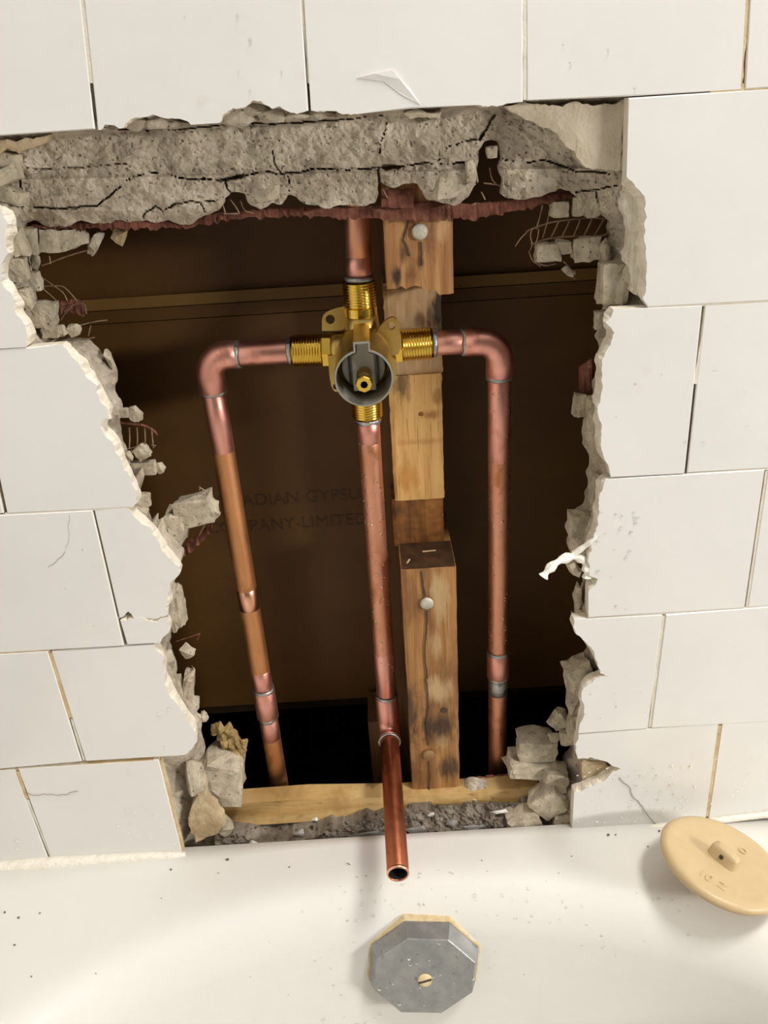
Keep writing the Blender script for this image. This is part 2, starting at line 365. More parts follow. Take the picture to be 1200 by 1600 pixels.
tile_count = [0]
ROWS = {}
def tile(segs, label=None, chip=3.0, gap=0.35, tilt=0.0):
    """segs: list of (px,py,flag); flag 1 = a broken edge starts at this point"""
    tile_count[0] += 1
    rnd = random.Random(100 + tile_count[0])
    pts = []; brk = []
    n = len(segs)
    for i in range(n):
        a = segs[i]; b = segs[(i + 1) % n]
        if a[2]:
            j = jag([(a[0], a[1]), (b[0], b[1])], rnd, .14, 6)
            pts += j[:-1]; brk += [1] * (len(j) - 1)
        else:
            pts.append((a[0], a[1])); brk.append(0)
    n = len(pts)
    W = [P(px, py, 0.0) for px, py in pts]
    rw = min(4, math.floor(-(max(w.z for w in W) + min(w.z for w in W)) / 2 / .108))
    lo_, hi_ = ROWS.get(rw, (9, -9)); ROWS[rw] = (min(lo_, min(w.x for w in W)), max(hi_, max(w.x for w in W)))
    cx = sum((w.x for w in W)) / n; cz = sum((w.z for w in W)) / n
    area = sum(W[i].x * W[(i + 1) % n].z - W[(i + 1) % n].x * W[i].z for i in range(n))
    sgn = 1 if area > 0 else -1
    out = []
    for i in range(n):
        a = W[i - 1]; c = W[(i + 1) % n]; d = Vector((c.x - a.x, 0, c.z - a.z)).normalized()
        out.append(Vector((d.z, 0, -d.x)) * sgn)
    be = 0.0007
    v = []; f = []; mi = []
    dy = rnd.uniform(-.0003, .0003) + tilt
    isb = [brk[i] or brk[i - 1] for i in range(n)]
    r1 = []; r2 = []; r3 = []
    for i in range(n):
        g = Vector((0, dy, 0))
        if isb[i]:
            full = brk[i] and brk[i - 1]
            off = ((.55 + .9 * noise.noise(Vector((i * .22, tile_count[0] * 3.7, 0)))) * chip if full else .3) * .00034; off = max(off, .0001)
            r1.append(W[i] + g); r2.append(W[i] + out[i] * off * .5 + Vector((0, .0022 + .0012 * noise.noise(Vector((i * .4, 9.1, tile_count[0]))), 0)) + g)
            sm = [W[(i + q) % n] if (brk[(i + q) % n] and all(isb[(i + z) % n] for z in range(min(q, 0), max(q, 0) + 1))) else W[i] for q in range(-4, 5)]
            base_ = sum(sm, Vector()) / len(sm); r3.append((base_ if full else W[i]) + out[i] * off + Vector((0, TILE_T, 0)))
        else:
            q = W[i] - out[i] * gap * .001
            r1.append(q - out[i] * be + g); r2.append(q + Vector((0, be, 0)) + g); r3.append(q + Vector((0, TILE_T, 0)))
    v = r1 + r2 + r3
    face = list(range(n))
    fs = [tuple(face)]; mi = [0]
    for r in (0, 1):
        for i in range(n):
            j = (i + 1) % n
            fs.append((r * n + i, r * n + j, (r + 1) * n + j, (r + 1) * n + i))
            mi.append(1 if (isb[i] and isb[j] and brk[i]) else (0 if r == 0 else 1))
    fs.append(tuple(2 * n + i for i in range(n))); mi.append(1)
    bm = bmesh.new()
    bv = [bm.verts.new(q) for q in v]
    for q, m in zip(fs, mi):
        try: fc = bm.faces.new([bv[i] for i in q]); fc.material_index = m
        except ValueError: pass
    bmesh.ops.recalc_face_normals(bm, faces=bm.faces)
    bmesh.ops.triangulate(bm, faces=[q for q in bm.faces if len(q.verts) > 4])
    bm.verts.index_update()
    o = mk('tile', [q.co.copy() for q in bm.verts], [[w.index for w in q.verts] for q in bm.faces], [GLAZE, BISC], wall, False,
           [q.material_index for q in bm.faces])
    bm.free()
    if label: o['label'] = label
    return o
def L(k, x, f=0): return (x, lineY(k, x), f)

# whole tiles; (row, x top-left, x top-right, x bottom-right, x bottom-left)
for (r, a, b, c, d) in [(-1, -260, 104, 148.5, -190), (-1, 1187, 1520, 1500, 1163),
                        (0, 1330, 1640, 1590, 1300), (1, 1101.5, 1398, 1338, 1073), (1, -345, -49, 6, -270),
                        (2, 1200, 1470, 1408, 1168), (2, -120, 144.6, 194, -50), (3, 1040, 1285, 1246, 1017), (3, -165, 75, 128, -97),
                        (4, -200, 23, 78, -130), (4, 27, 248, 286, 82), (4, 1128, 1345, 1315, 1106)]:
    tile([L(r, a), L(r, b), L(r + 1, c), L(r + 1, d)])
# row above the hole, chipped bottom edges
tile([L(-1, 106), L(-1, 456), (483, 173, 0), (475, 175, 1), (455, 176, 1), (437, 166, 1), (425, 170, 1), (408, 158, 1), (395, 157, 1), (385, 165, 1), (350, 178, 1),
      (343, 192, 0), (298, 195, 1), (285, 187, 1), (260, 185, 1), (235, 180, 1), (222, 183, 1), (200, 191, 1), (192, 200, 0), (186, 201, 1), (178, 195, 1), (163, 195, 1), (157, 203, 0), (151, 203, 0)])
tile([L(-1, 458), L(-1, 818), (818, 159, 0), (800, 161, 1), (745, 164, 0), (640, 171, 0), (560, 178, 1), (540, 178, 1), (525, 173, 1), (500, 173, 1), (486, 173, 0)])
tile([L(-1, 820), L(-1, 1184), L(0, 1160), L(0, 980), L(0, 822)])
# right side
tile([L(0, 982), L(0, 1326), L(1, 1298), (1012, 481, 0), (1004, 466, 1), (1010, 440, 1), (1009, 400, 1), (1006, 370, 1), (1011, 340, 1), (1009, 318, 1), (1000, 298, 1), (988, 284, 1), (979, 276, 0)], chip=14)
tile([(958, 484, 0), L(1, 1098.5), L(2, 1070.5), (954, 747, 0), (950, 726, 1), (940, 700, 1), (939, 660, 1), (938, 620, 1), (940, 580, 1), (949, 545, 1), (960, 520, 1), (946, 504, 1)], chip=10)
tile([(946, 749, 0), L(2, 1196), L(3, 1164), (919, 966, 0), (919, 925, 1), (934, 905, 1), (921, 900, 1), (926, 845, 1), (931, 830, 1), (936, 790, 1)], chip=9)
tile([(897, 968, 0), L(3, 1036), L(4, 1013), (903, 1147, 0), (906, 1130, 1), (912, 1110, 1), (908, 1092, 1), (911, 1076, 1), (953, 1058, 1), (938, 1052, 1), (925, 1014, 1), (906, 994, 1), (896, 980, 1)], chip=6)
tile([(904, 1148, 0), L(4, 1124), L(5, 1103), (893, 1304, 0), (897, 1238, 1), (944, 1221, 1), (971, 1202, 1), (946, 1190, 1), (925, 1184, 1), (903, 1186, 1)], chip=4)
# left side
tile([(-90, 335, 1), (2, 325, 1), (12, 350, 1), (14, 395, 1), (3, 420, 1), (2, 440, 1), (14, 455, 1), (25, 490, 1), (42, 520, 1), (41, 542, 0), L(1, -70)], chip=8)
tile([(-45, 549, 0), (45, 542, 0), (97, 539, 1), (115, 560, 1), (135, 590, 1), (152, 603, 1), (150, 612, 1), (168, 640, 1), (172, 655, 1), (156, 658, 1), (175, 690, 1), (190, 720, 1), (205, 750, 1), (213, 768, 1), (208, 792, 0), L(2, 10)], chip=7)
tile([(146, 798, 0), (196, 794, 1), (212, 810, 1), (235, 825, 1), (246, 845, 1), (262, 870, 1), (280, 885, 1), (278, 900, 1), (265, 912, 1), (262, 940, 1), (262, 961, 1), (208, 965, 1), (200, 956, 1), (187, 966, 0)], chip=6)
tile([(188, 969, 1), (207, 967, 1), (262, 963, 1), (264, 985, 1), (251, 1004, 0), (198, 1008, 0)], chip=6)
tile([(79, 1018, 0), (240, 1008, 1), (252, 1022, 1), (258, 1055, 1), (264, 1086, 1), (290, 1115, 1), (306, 1152, 1), (306, 1161, 1), (288, 1180, 0), (133, 1190, 0)], chip=5)

# tan / white grout left in some joints
def grout(a, b, w0, w1, mat, y=0.0004):
    pa = P(a[0], a[1], y); pb = P(b[0], b[1], y); d = (pb - pa).normalized(); s = Vector((d.z, 0, -d.x))
    n = 9; v = []; rnd = random.Random(int(a[0] * 7 + a[1]))
    for i in range(n):
        t = i / (n - 1); w = (w0 + (w1 - w0) * t) * .00045 * rnd.uniform(.75, 1.2); q = pa.lerp(pb, t)
        v += [q - s * w, q + s * w, q + s * w * 1.1 + Vector((0, .004, 0)), q - s * w * 1.1 + Vector((0, .004, 0))]
    f = [(0, 1, 2, 3), (4 * n - 4, 4 * n - 1, 4 * n - 2, 4 * n - 3)]
    for i in range(n - 1):
        for k in range(4): f.append((4 * i + k, 4 * i + (k + 1) % 4, 4 * i + 4 + (k + 1) % 4, 4 * i + 4 + k))
    return mk('grout_joint', v, f, mat, wall)
grout((78, 1020), (110, 1122), 4, 3, GROUT_T); grout((112, 1124), (131, 1188), 2, 1.5, GROUT_W)
grout((0, 1021), (78, 1018), 4, 3, GROUT_T); grout((26, 1206), (42, 1248), 4.5, 2.5, GROUT_T); grout((43, 1250), (80, 1342), 2, 1.5, GROUT_W)
grout((0, 1204), (240, 1188), 1.6, 1.6, GROUT_T); grout((249, 1188), (286, 1332), 3.5, 2, GROUT_T, .001)
grout((1037, 962), (1016, 1136), 3.4, 3, GROUT_W); grout((1125, 1132), (1106, 1276), 4.5, 5.5, GROUT_T); grout((1100, 525), (1086, 600), 3, 3, GROUT_W)
grout((1168, -10), (1154, 136), 4, 4, GROUT_T); grout((1082, 600), (1072, 738), 2.2, 2.2, DARK, .0012); grout((1198, 736), (1167, 948), 1.6, 1.6, GROUT_W)
grout((121, -40), (144, 130), 4, 4, GROUT_W); grout((145, 132), (158, 200), 4, 4, DARK, .0006); grout((820, -20), (820, 156), 2.2, 2, GROUT_W); grout((471, -20), (484, 130), 2, 2, GROUT_W)
grout((1110, 139), (1210, 134), 4, 4, GROUT_T)
grout((146, 799), (186, 964), 1.6, 2, HAIR, .0016); grout((1073, 741), (1200, 733), 1.4, 1.4, GROUT_W); grout((918, 967), (1200, 947), 1.5, 1.5, GROUT_W); grout((905, 1148), (1200, 1127), 1.7, 1.7, GROUT_W)
grout((8, 803), (208, 793), 1.2, 1.2, GROUT_W); grout((1012, 481), (1200, 471), 1.5, 1.5, GROUT_W)

# hairline cracks in the glaze and one lifted flake
def hairline(pts, w=.0003):
    q = [P(a, b, -.0004) for a, b in jag(pts, random.Random(5), .12, 6)]
    v, f = tube(q, w, 5); return mk('hairline_crack', v, f, HAIR, wall)
hairline([(40, 1239), (85, 1242), (122, 1237)], .0002); hairline([(968, 1215), (985, 1232), (1003, 1260), (1030, 1290)], .00024)
hairline([(75, 886), (102, 862)], .0001); hairline([(103, 858), (108, 805)], .00006)
fl = [(557, 122), (585, 115), (613, 109), (625, 124), (640, 138), (656, 163), (630, 150), (600, 128)]
v = [P(a, b, -.0016 if i in (2, 3, 1) else -.0006) for i, (a, b) in enumerate(fl)] + [P(a, b, .001) for a, b in fl]
n = len(fl); f = [tuple(range(n))] + [(i, (i + 1) % n, n + (i + 1) % n, n + i) for i in range(n)]
mk('glaze_flake', v, f, [GLAZE], wall)

# ------------------------------------------------------------------ the mortar bed (height field with the ragged hole)
OUTER = [(-40, 216), (150, 203), (157, 203), (163, 195), (178, 195), (186, 201), (200, 191), (222, 183), (235, 180), (260, 185), (285, 187), (298, 195), (343, 192),
         (350, 178), (385, 165), (395, 157), (408, 157), (425, 170), (437, 166), (455, 176), (484, 173), (525, 173), (540, 178), (640, 171), (745, 163), (820, 159), (980, 152),
         (979, 276), (1000, 298), (1011, 340), (1006, 370), (1010, 440), (1012, 481), (958, 484), (960, 518), (938, 600), (939, 700), (954, 747), (936, 790), (926, 845), (921, 900), (919, 966),
         (897, 968), (906, 994), (925, 1014), (953, 1058), (911, 1076), (908, 1092), (912, 1110), (904, 1147), (903, 1186), (946, 1190), (971, 1202), (944, 1221), (897, 1238), (893, 1304),
         (287, 1337), (250, 1187), (288, 1180), (306, 1156), (290, 1115), (264, 1086), (252, 1022), (250, 1005), (264, 985), (262, 940), (265, 912), (280, 890), (262, 870), (246, 845), (235, 825), (196, 794),
         (208, 792), (213, 768), (190, 720), (156, 658), (172, 655), (150, 612), (115, 560), (97, 539), (41, 542), (42, 520), (2, 440), (14, 395), (12, 350), (2, 325), (-40, 330)]
INNER = [(38, 352), (60, 347), (120, 346), (190, 344), (260, 346), (330, 336), (343, 330), (350, 312), (360, 302), (382, 303), (392, 322), (405, 328), (440, 322), (450, 304), (462, 308), (478, 322), (500, 324),
         (515, 328), (540, 322), (560, 325), (588, 318), (591, 290), (597, 283), (610, 295), (655, 294), (665, 305), (690, 318), (718, 319), (738, 300), (750, 285), (748, 255), (757, 222), (775, 220), (781, 235), (776, 262),
         (781, 300), (790, 310), (820, 313), (860, 302), (890, 298), (905, 318), (938, 330), (952, 345), (955, 372), (944, 382), (948, 400), (938, 440), (945, 480), (938, 496), (930, 530), (936, 560), (938, 590), (927, 625),
         (914, 660), (913, 690), (920, 712), (917, 740), (920, 760), (915, 790), (898, 802), (884, 822), (889, 860), (905, 872), (918, 895), (910, 920), (899, 945), (896, 966), (900, 985), (920, 1018), (898, 1035),
         (880, 1060), (885, 1080), (894, 1100), (889, 1130), (886, 1150), (892, 1165), (880, 1190), (868, 1215), (845, 1228), (828, 1252), (640, 1262), (350, 1281), (342, 1260), (330, 1235), (326, 1195), (318, 1185), (320, 1165), (310, 1140),
         (309, 1112), (290, 1082), (274, 1060), (268, 1020), (263, 1010), (266, 986), (285, 980), (289, 950), (276, 920), (268, 908), (280, 893), (262, 874), (244, 840), (238, 815), (229, 800), (216, 795), (214, 770), (206, 745), (196, 715),
         (190, 690), (184, 665), (190, 640), (182, 600), (168, 566), (150, 545), (138, 533), (105, 531), (72, 535), (58, 515), (52, 480), (55, 440), (44, 400), (38, 370)]
rj = random.Random(3)
INNER = jag(INNER, rj, .2, 6, True)
CRACKS = [  # px polyline, half width px, extra depth mm
    ([(30, 322), (60, 324), (100, 327), (105, 325), (150, 322), (178, 300), (200, 282), (215, 274), (235, 270), (262, 272), (280, 278), (310, 281), (340, 281), (368, 276), (400, 270), (420, 268), (432, 272), (455, 270), (470, 268), (500, 263), (545, 266), (590, 263), (615, 262), (640, 258), (670, 254), (705, 257), (730, 254)], 1.7, 8),
    ([(318, 279), (345, 282), (375, 277), (400, 271)], 2.6, 12), ([(600, 262), (612, 261), (625, 261)], 4, 14),
    ([(592, 264), (592, 290)], 1.8, 8), ([(605, 188), (598, 215), (592, 238)], 1.3, 5), ([(685, 250), (700, 230), (725, 220), (745, 218)], 1.4, 6), ([(725, 255), (735, 275), (748, 290)], 1.4, 6),
    ([(450, 276), (453, 290), (448, 310)], 1.3, 5), ([(352, 280), (355, 295), (360, 300)], 2.2, 8), ([(480, 190), (520, 188), (560, 184), (600, 180)], 1.4, 5), ([(185, 202), (230, 203), (280, 202), (310, 198), (345, 195), (400, 192), (430, 193), (480, 190)], 1.6, 6),
    ([(750, 218), (768, 188), (775, 180)], 2.4, 8), ([(782, 248), (820, 254), (850, 250), (870, 256), (900, 268), (930, 268), (955, 272)], 1.6, 7), ([(900, 300), (925, 297), (950, 292), (965, 290)], 1.6, 6),
    ([(222, 340), (230, 330), (245, 323), (255, 330), (260, 325), (275, 318), (300, 315), (335, 313)], 1.4, 6), ([(312, 316), (320, 330)], 1.4, 6), ([(425, 235), (428, 255), (440, 272)], 1.2, 4), ([(20, 258), (60, 265), (100, 262), (130, 262), (160, 258), (200, 255)], 1.2, 3),
    ([(30, 275), (33, 300), (25, 330)], 2.2, 7), ([(932, 300), (935, 320)], 1.6, 6), ([(0, 285), (20, 295), (35, 300)], 1.5, 6), ([(0, 248), (10, 240), (22, 238), (35, 250)], 1.6, 5), ([(22, 405), (45, 400)], 1.5, 5), ([(30, 465), (55, 455)], 1.5, 5),
]
STEP = 2.0
xs = np.arange(-44, 1026, STEP); ys = np.arange(138, 1352, STEP)
GX, GY = np.meshgrid(xs, ys)
inh = in_poly(GX, GY, OUTER); inn = in_poly(GX, GY, INNER)
do = dist_poly(GX, GY, OUTER); di = dist_poly(GX, GY, INNER)
t = do / (do + di + 1e-6)
top = np.clip((360 - GY) / 30, 0, 1)
dep_side = .0095 + .030 * t ** 0.8
dep_top = .011 + .0045 * np.clip(do / 8, 0, 1) + .016 * t
dep = dep_side * (1 - top) + dep_top * top
nz1 = fbm(GX, GY, 42, 1); nz2 = fbm(GX, GY, 13, 7, 3); nz3 = fbm(GX, GY, 5, 17, 2)
am = np.clip(do / 6, 0, 1)
dep = dep + am * (.0050 * nz1 + .0017 * nz2 + .0007 * nz3)
# lower course at the top stands proud of the shadowed band under the tiles
ledge = np.clip((GY - (278 - .02 * GX)) / 3, 0, 1) * top
dep = dep - .003 * ledge * am
for pts, w, d in CRACKS:
    wob = 2.0 * fbm(GX, GY, 9, 91, 2)
    dc = dist_poly(GX + wob, GY + wob, pts, False)
    dep = dep + inh * (d * .001) * np.clip(1.3 - dc / (w * .72 * np.clip(.75 + 1.5 * fbm(GX, GY, 30, 33, 2), .25, 1.5)), 0, 1)
pit = np.clip((vnoise(GX / 4.4, GY / 4.4, 55) - .36) / .1, 0, 1)
dep = dep + am * inh * .0013 * pit
dep = np.maximum(dep, .0088)
dep = np.where(inh, dep, .0090)
# damp strip above the tub
low = np.clip((GY - (1262 - .048 * (GX - 600))) / 6, 0, 1) * ((GX > 335) & (GX < 840))
tl = np.clip((GY - (1262 - .048 * (GX - 600))) / 55, 0, 1)
dep_low = .026 - .016 * tl + am * (.004 * nz2 + .002 * nz3)
dep = np.where((low > 0) & inh, dep_low, dep)
keep = ~inn
D0 = np.einsum('ij,jhw->ihw', R_CAM, np.stack([(GX - 600) / F_PX, -(GY - 800) / F_PX, -np.ones_like(GX)]))
T = (dep - C_CAM[1]) / D0[1]
PT = C_CAM[:, None, None] + T * D0
idx = -np.ones(GX.shape, int); kk = keep
idx[kk] = np.arange(kk.sum())
V = PT[:, kk].T.copy()
q = kk[:-1, :-1] & kk[1:, :-1] & kk[:-1, 1:] & kk[1:, 1:]
A = idx[:-1, :-1][q]; B = idx[:-1, 1:][q]; Cc = idx[1:, 1:][q]; Dd = idx[1:, :-1][q]
Fq = np.stack([A, Dd, Cc, B], 1)
cxm = GX[:-1, :-1][q]; cym = GY[:-1, :-1][q]
mi = (((cym > 1255 - .048 * (cxm - 600)) & (cxm > 345) & (cxm < 815)) | (cym > 1318)).astype(np.int32)
# back thickness along the hole's inner border
ed = {}
for fq in Fq:
    for a, b in ((0, 1), (1, 2), (2, 3), (3, 0)):
        k = (fq[a], fq[b]); r = (k[1], k[0])
        if r in ed: del ed[r]
        else: ed[k] = 1
nb = {}
for (a, b) in ed:
    nb.setdefault(a, []).append(b); nb.setdefault(b, []).append(a)
for _ in range(5):
    new = {}
    for a, l in nb.items():
        if len(l) == 2: new[a] = V[a] * .4 + (V[l[0]] + V[l[1]]) * .3
    for a, q_ in new.items(): V[a] = q_
flat = np.where(kk)
ex = GX[kk]; ey = GY[kk]
EV = []; EF = []; EM = []; bi = {}
def back(i):
    if i not in bi:
        bi[i] = len(V) + len(EV); w = V[i]; EV.append((w[0], max(w[1] + .006, .036), w[2]))
    return bi[i]
for (a, b) in ed:
    if (-40 < ex[a] < 1020) and (142 < ey[a] < 1346):
        EF.append((b, a, back(a), back(b))); EM.append(1 if (ey[a] > 1240 and 335 < ex[a] < 840) else 0)
VV = np.vstack([V, np.array(EV)]) if EV else V
mk('mortar_bed', VV, Fq.tolist() + EF, [MORTAR, MORTAR_D], wall, False, np.concatenate([mi, np.array(EM, np.int32)]))

# solid mortar behind the rest of the tiles (around the height field)
wx0, wx1, wz0, wz1 = -.64, 1.40, -.95, .42
pL = P(-44, 700, .009).x; 
cn = [P(a, b, .009) for a, b in ((-44, 138), (1025, 138), (1025, 1351), (-44, 1351))]
co = [Vector((wx0, .009, wz1)), Vector((wx1, .009, wz1)), Vector((wx1, .009, wz0)), Vector((wx0, .009, wz0))]
v = co + cn; f = [(0, 1, 5, 4), (1, 2, 6, 5), (2, 3, 7, 6), (3, 0, 4, 7)]
v = v + [Vector((q.x, .036, q.z)) for q in v]
f = f + [tuple(8 + i for i in g[::-1]) for g in f] + [(i, 8 + i, 8 + (i + 1) % 4, (i + 1) % 4) for i in range(4)]
mk('mortar_backing', v, f, MORTAR, wall)

# tiles further out, beyond the frame of the photograph
S = .108
GT = {}
def gtile(x0, x1, r):
    x0, x1 = max(x0, wx0), min(x1, wx1); z1 = -r * S
    if x1 - x0 < .006: return
    hw = round((x1 - x0) / 2 - .0006, 4); key = hw
    if key not in GT:
        bm = bmesh.new(); v, f = box((-hw, 0, -S / 2 + .0006), (hw, TILE_T, S / 2 - .0006))
        bv = [bm.verts.new(q) for q in v]
        for q in f: bm.faces.new([bv[i] for i in q])
        bmesh.ops.bevel(bm, geom=[e for e in bm.edges if all(w.co.y < 1e-6 for w in e.verts)], offset=.0007, segments=1, affect='EDGES')
        me = bpy.data.meshes.new('tile'); bm.to_mesh(me); bm.free(); me.materials.append(GLAZE); GT[key] = me
    o = bpy.data.objects.new('tile', GT[key]); COL.objects.link(o); o.location = ((x0 + x1) / 2, 0, z1 - S / 2); WLOC[o.name] = Vector(o.location); attach(o, wall)
for r in range(-4, 9):
    off = .5 if r % 2 == 0 else 0
    if r in ROWS:
        a, b = ROWS[r]
        while a > wx0: gtile(a - S, a, r); a -= S
        while b < wx1: gtile(b, b + S, r); b += S
    elif r < 0:
        a = (-6 + off) * S - .01
        while a < wx1: gtile(a, a + S, r); a += S
    else:               # below the rim, only beside the tub
        a = -.245
        while a > wx0: gtile(a - S, a, r); a -= S
        b = .535
        while b < wx1: gtile(b, b + S, r); b += S

# ------------------------------------------------------------------ residue patches on the mortar
def patch(name, pts, y0, y1, mat, seed, th=.0015, flat=0.0006):
    rnd = random.Random(seed); pp = jag(pts, rnd, .14, 8, True)
    bm = bmesh.new(); X = [a for a, b in pp]; Y = [b for a, b in pp]; n = len(pp)
    yy = lambda a, b: y0 + (y1 - y0) * ((b - min(Y)) / max(1, max(Y) - min(Y)))
    vs = [bm.verts.new(P(a, b, yy(a, b))) for a, b in pp]
    fc = bm.faces.new(vs)
    bmesh.ops.triangulate(bm, faces=[fc])
    bmesh.ops.subdivide_edges(bm, edges=bm.edges[:], cuts=2, use_grid_fill=True)
    bnd = {w for e in bm.edges if e.is_boundary for w in e.verts}
    for w in bm.verts:
        if w not in bnd: w.co.y += flat * noise.noise(w.co * 120) - th * .4
    r = bmesh.ops.extrude_face_region(bm, geom=bm.faces[:])
    for w in [g for g in r['geom'] if isinstance(g, bmesh.types.BMVert)]: w.co.y += .008
    bmesh.ops.recalc_face_normals(bm, faces=bm.faces); bm.verts.index_update()
    o = mk(name, [w.co.copy() for w in bm.verts], [[w.index for w in q.verts] for q in bm.faces], mat, wall); bm.free(); return o
patch('adhesive_patch', [(790, 166), (830, 162), (900, 158), (979, 154), (977, 200), (978, 262), (965, 268), (940, 264), (915, 262), (905, 250), (898, 236), (880, 222), (870, 208), (858, 200), (840, 194), (815, 182)], .0088, .0105, ADH, 1)
patch('adhesive_patch', [(0, 219), (40, 215), (78, 210), (70, 222), (50, 232), (30, 240), (10, 232), (0, 240), (-20, 230)], .0090, .0105, ADH_T, 2)
patch('adhesive_patch', [(630, 176), (660, 172), (690, 174), (686, 186), (662, 184), (640, 186)], .0092, .0100, ADH, 3)
patch('adhesive_patch', [(318, 1218), (322, 1240), (338, 1262), (352, 1290), (340, 1303), (320, 1310), (306, 1318), (298, 1300), (296, 1270), (305, 1250)], .0140, .0080, ADH_T, 4)
patch('adhesive_patch', [(912, 1187), (945, 1191), (970, 1203), (945, 1219), (915, 1232), (910, 1208)], .0085, .0085, ADH_T, 5)
patch('tile_remnant', [(984, 286), (996, 300), (1004, 322), (1000, 345), (1006, 375), (1008, 405), (1003, 440), (996, 462), (985, 455), (984, 420), (975, 398), (985, 372), (980, 340), (972, 318)], .0070, .0085, BISC, 6)
patch('tile_remnant', [(0, 340), (9, 352), (12, 392), (0, 410), (-8, 380)], .004, .006, BISC, 7)

# ------------------------------------------------------------------ lumps of mortar
def lump_bm(rx, ry, rz, seed, rough=.12, pts=13, cuts=3):
    rnd = random.Random(seed); bm = bmesh.new()
    if pts < 0:
        for cx_ in (-1, 1):
            for cy_ in (-1, 1):
                for cz_ in (-1, 1):
                    for q_ in range(2): bm.verts.new((cx_ * rnd.uniform(.55, .86), cy_ * rnd.uniform(.55, .86), cz_ * rnd.uniform(.55, .86)))
    for _ in range(max(pts, 0)):
        d = Vector((rnd.gauss(0, 1), rnd.gauss(0, 1), rnd.gauss(0, 1))).normalized()
        k = rnd.uniform(.85, 1.08); bm.verts.new(d * k)
    r = bmesh.ops.convex_hull(bm, input=bm.verts[:])
    bmesh.ops.delete(bm, geom=list({g for g in r['geom_interior'] + r['geom_unused'] if isinstance(g, bmesh.types.BMVert)}), context='VERTS')
    bmesh.ops.subdivide_edges(bm, edges=bm.edges[:], cuts=cuts, use_grid_fill=True, smooth=.06)
    off = Vector((seed * 1.7, seed * .9, seed * 2.3))
    for w in bm.verts:
        k = 1.1 * (1 + rough * noise.noise(w.co * 1.7 + off) + rough * .5 * noise.noise(w.co * 4.1 + off) + rough * .45 * noise.noise(w.co * 9.3 + off))
        w.co = Vector((w.co.x * rx, w.co.y * ry, w.co.z * rz)) * k
    return bm
def lump(name, px, py, w, h, y, seed, mat=None, parent=None, rot=0.0, thick=None, pts=16, rough=.14):
    """w,h: half sizes in photo pixels at depth y"""
    c = P(px, py, y); sx = (P(px + 10, py, y) - P(px - 10, py, y)).length / 20; sz = abs(P(px, py + 10, y).z - P(px, py - 10, y).z) / 20
    rx, rz = w * sx, h * sz; ry = thick or (rx + rz) * .42
    bm = lump_bm(rx, ry, rz, seed, rough, pts)
    m = Matrix.Rotation(math.radians(rot), 3, 'Y')
    vs = [m @ q.co + c for q in bm.verts]; bm.verts.index_update()
    fs = [[q.index for q in g.verts] for g in bm.faces]; bm.free()
    return mk(name, vs, fs, mat or CHUNK, parent)

LUMPS = [  # px, py, half w, half h, depth, rotation : pieces still keyed into the wire lath (parts of the wall)
    (15, 250, 22, 16, .018, 20), (8, 275, 28, 14, .016, -15), (18, 303, 24, 16, .020, 25), (10, 330, 20, 16, .020, 0), (40, 318, 14, 12, .03, 0), 
    (48, 376, 16, 22, .036, 5), (80, 375, 17, 19, .038, 10), (110, 372, 28, 17, .040, -12), (150, 380, 12, 22, .044, 30), (56, 408, 11, 14, .036, 0), (53, 440, 11, 16, .036, 0),
    (70, 492, 20, 22, .036, 10), (80, 518, 16, 9, .034, 0), (98, 517, 10, 10, .036, 0), (115, 515, 11, 13, .038, 0), (30, 380, 12, 26, .026, -8), (30, 420, 14, 22, .024, 0), (38, 465, 12, 18, .024, 0),
    (172, 565, 7, 20, .040, -12), (210, 648, 13, 14, .040, 0), (192, 645, 10, 8, .036, 0), (222, 706, 12, 11, .042, -30), (224, 730, 22, 11, .042, 0), (250, 731, 10, 8, .044, 0), (200, 712, 8, 9, .036, 0),
    (222, 783, 13, 12, .036, 10), (217, 803, 14, 10, .03, 20), (275, 948, 13, 32, .034, 0), (262, 1028, 14, 18, .032, 0), (292, 1018, 12, 11, .040, 0), (295, 1075, 8, 24, .040, 12), (303, 1098, 9, 8, .042, 0), (276, 1075, 10, 18, .034, 0), (300, 1130, 16, 22, .036, 0), (318, 1120, 7, 9, .042, 0),
    (875, 327, 17, 14, .036, 0), (904, 322, 13, 17, .036, 0), (926, 322, 14, 18, .035, 0), (950, 320, 14, 18, .030, 0), (952, 295, 16, 12, .028, 0), (855, 393, 20, 16, .040, 0), (880, 385, 14, 12, .040, 0), (915, 388, 23, 20, .038, 0), (888, 425, 11, 9, .040, 20), (945, 395, 10, 20, .032, 0),
    (905, 632, 10, 19, .042, 5), (925, 645, 9, 26, .034, 0), (957, 440, 22, 36, .022, 0), (985, 420, 16, 26, .014, 0), (985, 345, 10, 20, .014, 0), (938, 500, 10, 16, .026, 0), (932, 760, 10, 26, .028, 0), (905, 818, 18, 20, .028, 0), (905, 930, 9, 20, .028, 0), (908, 955, 9, 9, .028, 0),
    (905, 1050, 24, 18, .022, -20), (898, 1085, 12, 26, .026, 0), (897, 1130, 10, 20, .026, 0), (872, 1125, 17, 16, .038, 0), (866, 1150, 10, 8, .036, 0), (885, 1150, 12, 10, .034, 0),
    (768, 238, 9, 11, .030, 0), (735, 268, 8, 20, .026, 0), (690, 292, 36, 24, .030, -8), (420, 303, 26, 20, .028, 0), (856, 1248, 26, 20, .020, -40), (818, 1280, 28, 13, .016, -22), (866, 1214, 22, 16, .026, 10), (300, 1215, 26, 24, .016, 0), (350, 1290, 14, 12, .018, 0), (880, 1282, 18, 14, .014, 0),
]
for i, (px, py, w, h, y, rt) in enumerate(LUMPS):
    lump('mortar_lump', px, py, w, h, y, 200 + i, CHUNK, wall, rt, None, -1 if i % 5 < 3 else 13)
